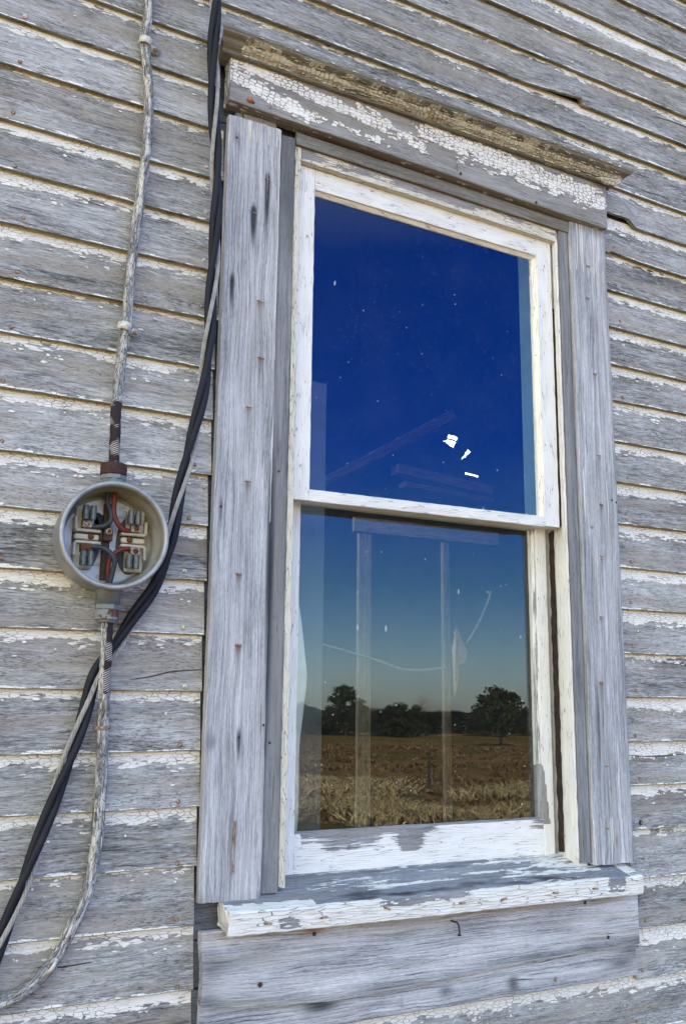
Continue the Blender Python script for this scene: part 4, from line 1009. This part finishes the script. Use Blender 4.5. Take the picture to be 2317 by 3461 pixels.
# one hole straps
def strap(loc, rotz, label, mat, r=.0128, flip=1, old=False):
    root = tag(empty('cable_strap', loc), label, 'strap', 'straps holding the painted cable')
    mb = MB(); V = []; F = []; n = 14; w = .0028 if old else .0075
    pts = [(-cos(pi*i/n)*r, -abs(sin(pi*i/n))*r*1.15-.001) for i in range(n+1)]
    if not old: pts += [(r+.003, .005), (r+.021, .0055)]
    for (x, y) in pts:
        for zz in (-w, w): V.append((x*flip, y-.0025, zz)); V.append((x*flip*.9, y-.0009, zz))
    for i in range(len(pts)-1):
        a = i*4; b = a+4
        F += [(a, b, b+2, a+2), (a+1, a+3, b+3, b+1), (a, a+1, b+1, b), (a+2, b+2, b+3, a+3)]
    F += [(0, 2, 3, 1)]
    k = (len(pts)-1)*4; F += [(k, k+1, k+3, k+2)]
    Rm = Matrix.Rotation(rotz, 3, 'Y')
    V = [Rm @ Vector(v) for v in V]; V = [(v[0]+loc[0], v[1]+loc[1], v[2]+loc[2]) for v in V]
    mb.add(V, F, None, .6); mb.build('band', mat, root, True)
    if not old:
        c = Rm @ Vector((flip*(r+.011), .0015, 0)); mb = MB()
        lathe(mb, [(.0001, -.0035), (.003, -.0032), (.0045, -.0015), (.0045, .001)], (loc[0]+c.x, loc[1]+c.y, loc[2]+c.z), 'y', 14); mb.build('screw', RUST, root, True)
    return root
STRAPM = simple('flaked_strap', (.66, .64, .56), .6, .1, col2=(.40, .40, .38), scale=150)
strap((.411, -.008, 2.940), .15, 'cream painted strap gripping the cable near the top of the wall', STRAPM)
strap((.4030, -.010, 2.338), .15, 'cream painted strap with a rusty screw on the cable above the meter socket', STRAPM)
strap((.4065, -.008, 1.6150), -.05, 'thin rusty clip across the cable below the meter socket', RUST, .0150, -1, True)
strap((.3470, -.008, 1.2440), -.95, 'pale wire staple over the cable where it bends to the left', STRAPM, .0160, -1, True)

# twisted service bundle: two black jackets and one bare strand
B = [(.52, -.10, 4.45), (.53, -.08, 3.8), (.5365, -.065, 3.35), (.5365, -.06, 3.20), (.5365, -.06, 3.0924), (.5382, -.055, 3.0144), (.5398, -.05, 2.9575), (.5454, -.045, 2.8624), (.5558, -.04, 2.7374), (.5621, -.038, 2.6438), (.5647, -.036, 2.5507), (.5642, -.034, 2.4893), (.5623, -.034, 2.4153), (.5601, -.034, 2.3365), (.5504, -.034, 2.2169), (.532, -.034, 2.1111), (.5151, -.03, 2.0151), (.504, -.025, 1.9328), (.4817, -.02, 1.8621), (.4476, -.02, 1.8023), (.4216, -.02, 1.7549), (.3911, -.02, 1.7084), (.3758, -.02, 1.6488), (.3576, -.02, 1.5807), (.3355, -.02, 1.51), (.309, -.02, 1.4188), (.2868, -.02, 1.3484), (.2649, -.02, 1.2845), (.2363, -.02, 1.2064), (.20, -.02, 1.12), (.0, -.02, .75), (-.1, -.02, .2)]
C = catmull(B, 12); bund = tag(empty('overhead_cable_bundle', B[-1]), 'twisted bundle of two black cables and a bare metal strand sweeping down past the meter', 'cable')
def strand(ph, rr):
    out = []; L = 0
    for k, c in enumerate(C):
        if k: L += (c-C[k-1]).length
        T = (C[min(k+1, len(C)-1)]-C[max(k-1, 0)]).normalized(); X = T.cross(Vector((0, -1, 0))).normalized(); Y = X.cross(T)
        a = ph-2*pi*(L-1.552)/.39
        out.append(c+X*(cos(a)*rr)+Y*(sin(a)*rr))
    return out
ST0 = pi
for k in range(2):
    mb = MB(); tube(mb, strand(ST0+2.09+k*2.09, .0064), .0066, 14, sub=1, closed_ends=True); mb.build('black_conductor', BLACKCABLE, bund, True)
mb = MB(); tube(mb, strand(ST0, .0082), .0037, 28, sub=6, lobes=7, lobe_amp=.16, twist=2*pi/.09); mb.build('bare_strand', ALU, bund, False)

# ---------------------------------------------------------------- things inside the room
mb = MB(); cu = []
for k, (x, z) in enumerate([(.800, 2.02), (.812, 1.95), (.831, 1.882), (.849, 1.767), (.857, 1.713), (.852, 1.647), (.841, 1.554), (.841, 1.445), (.838, 1.38)]): cu.append((x+.012, z))
V = []; n = 24; F = []
for x, z in catmull([(x, 0, z) for x, z in cu], 4) and [(p.x, p.z) for p in catmull([(x, 0, z) for x, z in cu], 4)]:
    for i in range(n):
        t = i/(n-1); V.append((.752+(x-.752)*t, .150+.006*sin(t*9+z*3)+.004*sin(z*20), z))
rows = len(V)//n
F = [(j*n+i, (j+1)*n+i, (j+1)*n+i+1, j*n+i+1) for j in range(rows-1) for i in range(n-1)]
mb.add(V, F); cur = mb.build('curtain', CLOTH, None, True)
sm = cur.modifiers.new('thickness', 'SOLIDIFY'); sm.thickness = .0012
tag(cur, 'cream cloth curtain bulging inside the left edge of the lower pane', 'curtain')
mb = MB(); tube(mb, [(1.10, .89, 1.86), (1.22, .885, 1.845), (1.43, .885, 1.800), (1.52, .885, 1.775), (1.60, .885, 1.772), (1.69, .885, 1.782)], .0035, 6)
tag(mb.build('sagging_wire', WIREIN, None, True), 'pale wire sagging between the studs behind the lower pane', 'wire')
mb = MB(); tube(mb, [(1.76, .87, 1.86), (1.80, .865, 1.92), (1.835, .86, 1.99), (1.85, .86, 2.03)], .0035, 6)
tag(mb.build('stiff_wire', WIREIN, None, True), 'pale wire end pointing up and right beside the torn paper', 'wire')
mb = MB(); pz = [(1.722, 1.91), (1.735, 1.90), (1.742, 1.87), (1.76, 1.855), (1.772, 1.83), (1.755, 1.80), (1.742, 1.79), (1.738, 1.75), (1.728, 1.74), (1.722, 1.68), (1.716, 1.75), (1.716, 1.84)]
V = [(x, .88+.01*sin(x*90+z*40), z) for x, z in pz]+[(x, .8815+.01*sin(x*90+z*40), z) for x, z in pz]; n = len(pz)
mb.add(V, [tuple(range(n)), tuple(range(n, 2*n))[::-1]]+[(i, i+n, (i+1) % n+n, (i+1) % n) for i in range(n)])
tag(mb.build('torn_paper', PINK, None), 'ragged pinkish scrap of paper on the right stud inside the room', 'paper')

# ---------------------------------------------------------------- the land in front of the house (seen mirrored in the panes)
def gz(x, y):
    d = -y
    t = min(1, max(0, (d-3)/16)); return -1.0*(3*t*t-2*t**3)+.05*fbm(x*.08, y*.08)*min(1, max(0, (d-6)/10))
def ground_mat():
    t = NT('dry_meadow'); g = t.n('ShaderNodeNewGeometry').outputs['Position']
    a = t.noise(g, .35, 6, .65); b = t.noise(g, 4.0, 6, .7); c = t.noise(g, .06, 3, .5)
    col = t.ramp(b, [(.3, (.030, .024, .010)), (.5, (.135, .082, .030)), (.75, (.27, .175, .07))])
    col = t.mix(t.step(a, .44, .6), col, (.065, .062, .020))
    col = t.mix(t.math('MULTIPLY', t.step(c, .45, .6), .5), col, (.22, .13, .06))
    t.bsdf(col, 1.0, 0, b, 1.0, .05, 0); return t.m
GROUND = ground_mat()
mb = MB(); xs = [-900, -400, -200, -120]+[-80+i*4 for i in range(46)]+[120, 200, 400, 900]
ys = [900, 300, 60, 20, 8, 4, 0, -2, -4, -6, -8, -10, -12, -14, -17, -20]+[-24-i*4 for i in range(30)]+[-160, -220, -400, -900, -2000]
V = [(x, y, gz(x, y)-(0)) for y in ys for x in xs]; nx = len(xs)
F = [(j*nx+i, (j+1)*nx+i, (j+1)*nx+i+1, j*nx+i+1) for j in range(len(ys)-1) for i in range(nx-1)]
mb.add(V, F); tag(mb.build('ground', GROUND, None, True), kind='structure')

def far_pt(az, dist):   # az measured like the view into the glass; the land lies on the other side
    a = radians(az); return (dist*sin(a), 1.82-dist*cos(a))
def leafmat(name, col, col2):
    t = NT(name); oi = t.n('ShaderNodeNewGeometry'); r = oi.outputs['Random Per Island']
    t.bsdf(t.mix(r, col, col2), .8, 0, None, spec=.2); return t.m
PINE = leafmat('pine_needles', (.012, .020, .007), (.036, .046, .016))
BARK = simple('dark_bark', (.05, .038, .028), .95, col2=(.03, .024, .02), scale=3)
TWIG = leafmat('bare_twigs', (.20, .16, .12), (.30, .25, .20))
STRAW = leafmat('dry_grass', (.60, .47, .25), (.045, .036, .013))
STRAW2 = leafmat('rank_weeds', (.06, .042, .014), (.22, .135, .055))

def pine_mesh(seed, h, w, shape):
    r = random.Random(seed); tr = MB(); tube(tr, [(0, 0, -.1), (w*.02, 0, h*.3), (-w*.02, 0, h*.7), (0, 0, h*.96)], lambda L: max(.012, h*.028*(1-L/(h*1.1))), 7, sub=3)
    cr = MB(); V = []; F = []
    nb = 26
    for b in range(nb):
        t = (b+.5)/nb; z = h*(shape[0]+(1-shape[0])*t)
        a = b*2.4+r.uniform(-.4, .4); ln = w*.5*(shape[1](t))*r.uniform(.6, 1.15)
        tip = Vector((cos(a)*ln, sin(a)*ln, z+ln*r.uniform(-.05, .35)))
        tube(tr, [(0, 0, z-.05*h), tuple(tip*.5+Vector((0, 0, z*.5))*1.0), tuple(tip)], lambda L: h*.006, 4, sub=2)
        for c in range(6):
            q = r.uniform(.35, 1.05); base = Vector((tip.x*q, tip.y*q, z+(tip.z-z)*q))+Vector((r.gauss(0, .06*w), r.gauss(0, .06*w), r.gauss(0, .03*h)))
            rad = w*r.uniform(.05, .11)
            for k in range(26):
                d = Vector((r.gauss(0, 1), r.gauss(0, 1), r.gauss(0, .7))); d = d.normalized()*rad*r.uniform(.3, 1)
                p = base+d; s = w*.028*r.uniform(.6, 1.4); e1 = Vector((r.gauss(0, 1), r.gauss(0, 1), r.gauss(0, 1))).normalized()*s; e2 = e1.orthogonal().normalized()*s*.45
                i0 = len(V); V += [p-e1, p+e2, p+e1, p-e2]; F.append((i0, i0+1, i0+2, i0+3))
    cr.add(V, F); return tr, cr
def place_tree(name, seed, h, w, shape, x, y, label, cat, group=None, proto=None):
    z = gz(x, y)
    if proto:
        root = proto.copy(); COL.objects.link(root); root.location = (x, y, z)
        for ch in proto.children:
            c = ch.copy(); COL.objects.link(c); c.parent = root
            c.matrix_parent_inverse = Matrix.Identity(4)
        root.rotation_euler.z = seed*1.7; root.scale = (w, w, h)
    else:
        root = empty(name, (0, 0, 0)); tr, cr = pine_mesh(seed, h, w, shape)
        tr.build('trunk', BARK, root); cr.build('crown', PINE, root)
        for ch in root.children: ch.matrix_parent_inverse = Matrix.Identity(4)
        root.location = (x, y, z)
    tag(root, label, cat, group); return root
cone = (.12, lambda t: (1-t)**.7*1.05+.08)
umb = (.28, lambda t: (1-t**2.2)*.95+.12 if t > .15 else .75)
bush = (.02, lambda t: (1-t**2.6)*.9+.15)
x, y = far_pt(27.4, 98); place_tree('pine_tree', 3, 4.7, 5.0, cone, x, y, 'dark pointed pine rising above the tree line at the left of the lower pane', 'pine tree')
x, y = far_pt(36.2, 77); place_tree('pine_tree', 11, 4.0, 5.3, umb, x, y, 'broad spreading pine with a bare trunk standing out in the field at the right', 'pine tree')
proto = None; rt_ = random.Random(5)
TL = []
for az in [23.6+.55*i for i in range(29)]:
    TL.append((az+rt_.uniform(-.25, .25), rt_.uniform(100, 118), rt_.uniform(2.35, 2.95), rt_.uniform(3.2, 4.6)))
TL += [(30.55, 99, 3.1, 3.6), (30.0, 100, 2.95001, 3.2), (24.6, 97, 3.0, 3.0)]
for i, (az, dist, h, w) in enumerate(TL):
    x, y = far_pt(az, dist)
    if i < 3: p_ = place_tree('scrub_pine', 20+i, 1.0, 1.0, cone if i == 1 else bush, x, y, 'low dark evergreen in the distant tree line', 'pine tree', 'evergreens of the distant tree line')
    if i < 3: p_.scale = (w, w, h); proto = (proto or [])+[p_]
    else: place_tree('', i, h, w, None, x, y, 'low dark evergreen in the distant tree line', 'pine tree', 'evergreens of the distant tree line', proto[i % 3])
for o in [o for o in COL.objects if o.name.startswith('scrub_pine')]:
    if abs(o.scale[2]-3.1) < 1e-4: o['label'] = 'rounded evergreen standing slightly proud of the tree line just left of the bare tree'
    if abs(o.scale[2]-2.95001) < 1e-3: o['label'] = 'smaller rounded evergreen touching the left side of the proud rounded one'
    if abs(o.scale[2]-3.0) < 1e-4: o['label'] = 'evergreen at the far left of the mirrored tree line behind the curtain edge'
# bare tree and brush beyond the tree line
def bare(seed, h, w, az, dist, label, cat, name):
    r = random.Random(seed); mb = MB()
    tube(mb, [(0, 0, 0), (0, 0, h*.5)], h*.02, 6, sub=2)
    V = []; F = []
    for k in range(900):
        d = Vector((r.gauss(0, 1), r.gauss(0, 1), r.gauss(0, 1))).normalized(); q = r.uniform(.25, 1)
        p = Vector((d.x*w*.5*q, d.y*w*.5*q, h*.65+d.z*h*.35*q)); e = Vector((d.x*.6+r.gauss(0, .4), d.y*.6+r.gauss(0, .4), abs(d.z)+.3)).normalized()*h*.07; s = e.orthogonal().normalized()*h*.0025
        i0 = len(V); V += [p-s, p+s, p+e]; F.append((i0, i0+1, i0+2))
    cr = MB(); cr.add(V, F); x, y = far_pt(az, dist); root = empty(name, (x, y, gz(x, y)))
    a = mb.build('trunk', BARK, root); b = cr.build('crown', TWIG, root)
    for o in (a, b): o.matrix_parent_inverse = Matrix.Identity(4)
    tag(root, label, cat)
bare(4, 4.6, 3.0, 31.95, 125, 'pale leafless tree rising behind the middle of the tree line', 'bare tree', 'bare_tree')
bare(6, 3.9, 5.0, 28.75, 125, 'pale leafless brush right of the pointed pine', 'bare tree', 'bare_tree')
bare(8, 3.9, 4.0, 33.2, 125, 'low pale leafless brush right of the round bare tree', 'bare tree', 'bare_tree')
# fence post
x, y = far_pt(32.17, 33); fz = gz(x, y); mb = MB(); tube(mb, [(x, y, fz-.2), (x+.02, y, fz+.7), (x+.03, y, fz+1.35)], .055, 8, jit=.1); 
tag(mb.build('fence_post', BARK, None, True), 'weathered wooden fence post standing alone in the field', 'post')
# dry grass and weeds
def weeds(name, n, d0, d1, hmin, hmax, mat, seed, wid, lbl=None):
    r = random.Random(seed); V = []; F = []
    k = 0
    while k < n:
        d = d0+(d1-d0)*r.random()**1.3; az = r.uniform(19, 42); x, y = far_pt(az, d)
        if noise.noise(Vector((x*.35, y*.35, seed))) < -.05+.45*r.random(): k += .35; continue
        z = gz(x, y); h = r.uniform(hmin, hmax); lx, ly = r.gauss(0, .75)*h, r.gauss(0, .75)*h; a = r.uniform(0, pi); s = wid*r.uniform(.6, 1.5); ax, ay = cos(a)*s, sin(a)*s
        i0 = len(V); zz = z+h*r.uniform(0, .2)
        V += [(x-ax, y-ay, z), (x+ax, y+ay, z), (x+lx*.6+ax*.7, y+ly*.6+ay*.7, z+h*.7), (x+lx, y+ly, z+h), (x+lx*.5-ax, y+ly*.5-ay, z+h*.62)]
        F.append((i0, i0+1, i0+2, i0+3, i0+4)); k += 1
    mb = MB(); mb.add(V, F); return tag(mb.build(name, mat, None), lbl, 'grass', kind='stuff')
weeds('dry_grass', 60000, 23, 36, .08, .36, STRAW, 2, .020, 'tall bleached dry grass in the foreground of the field')
weeds('rank_weeds', 30000, 23, 75, .06, .22, STRAW2, 5, .05, 'low brown and green weeds covering the field')
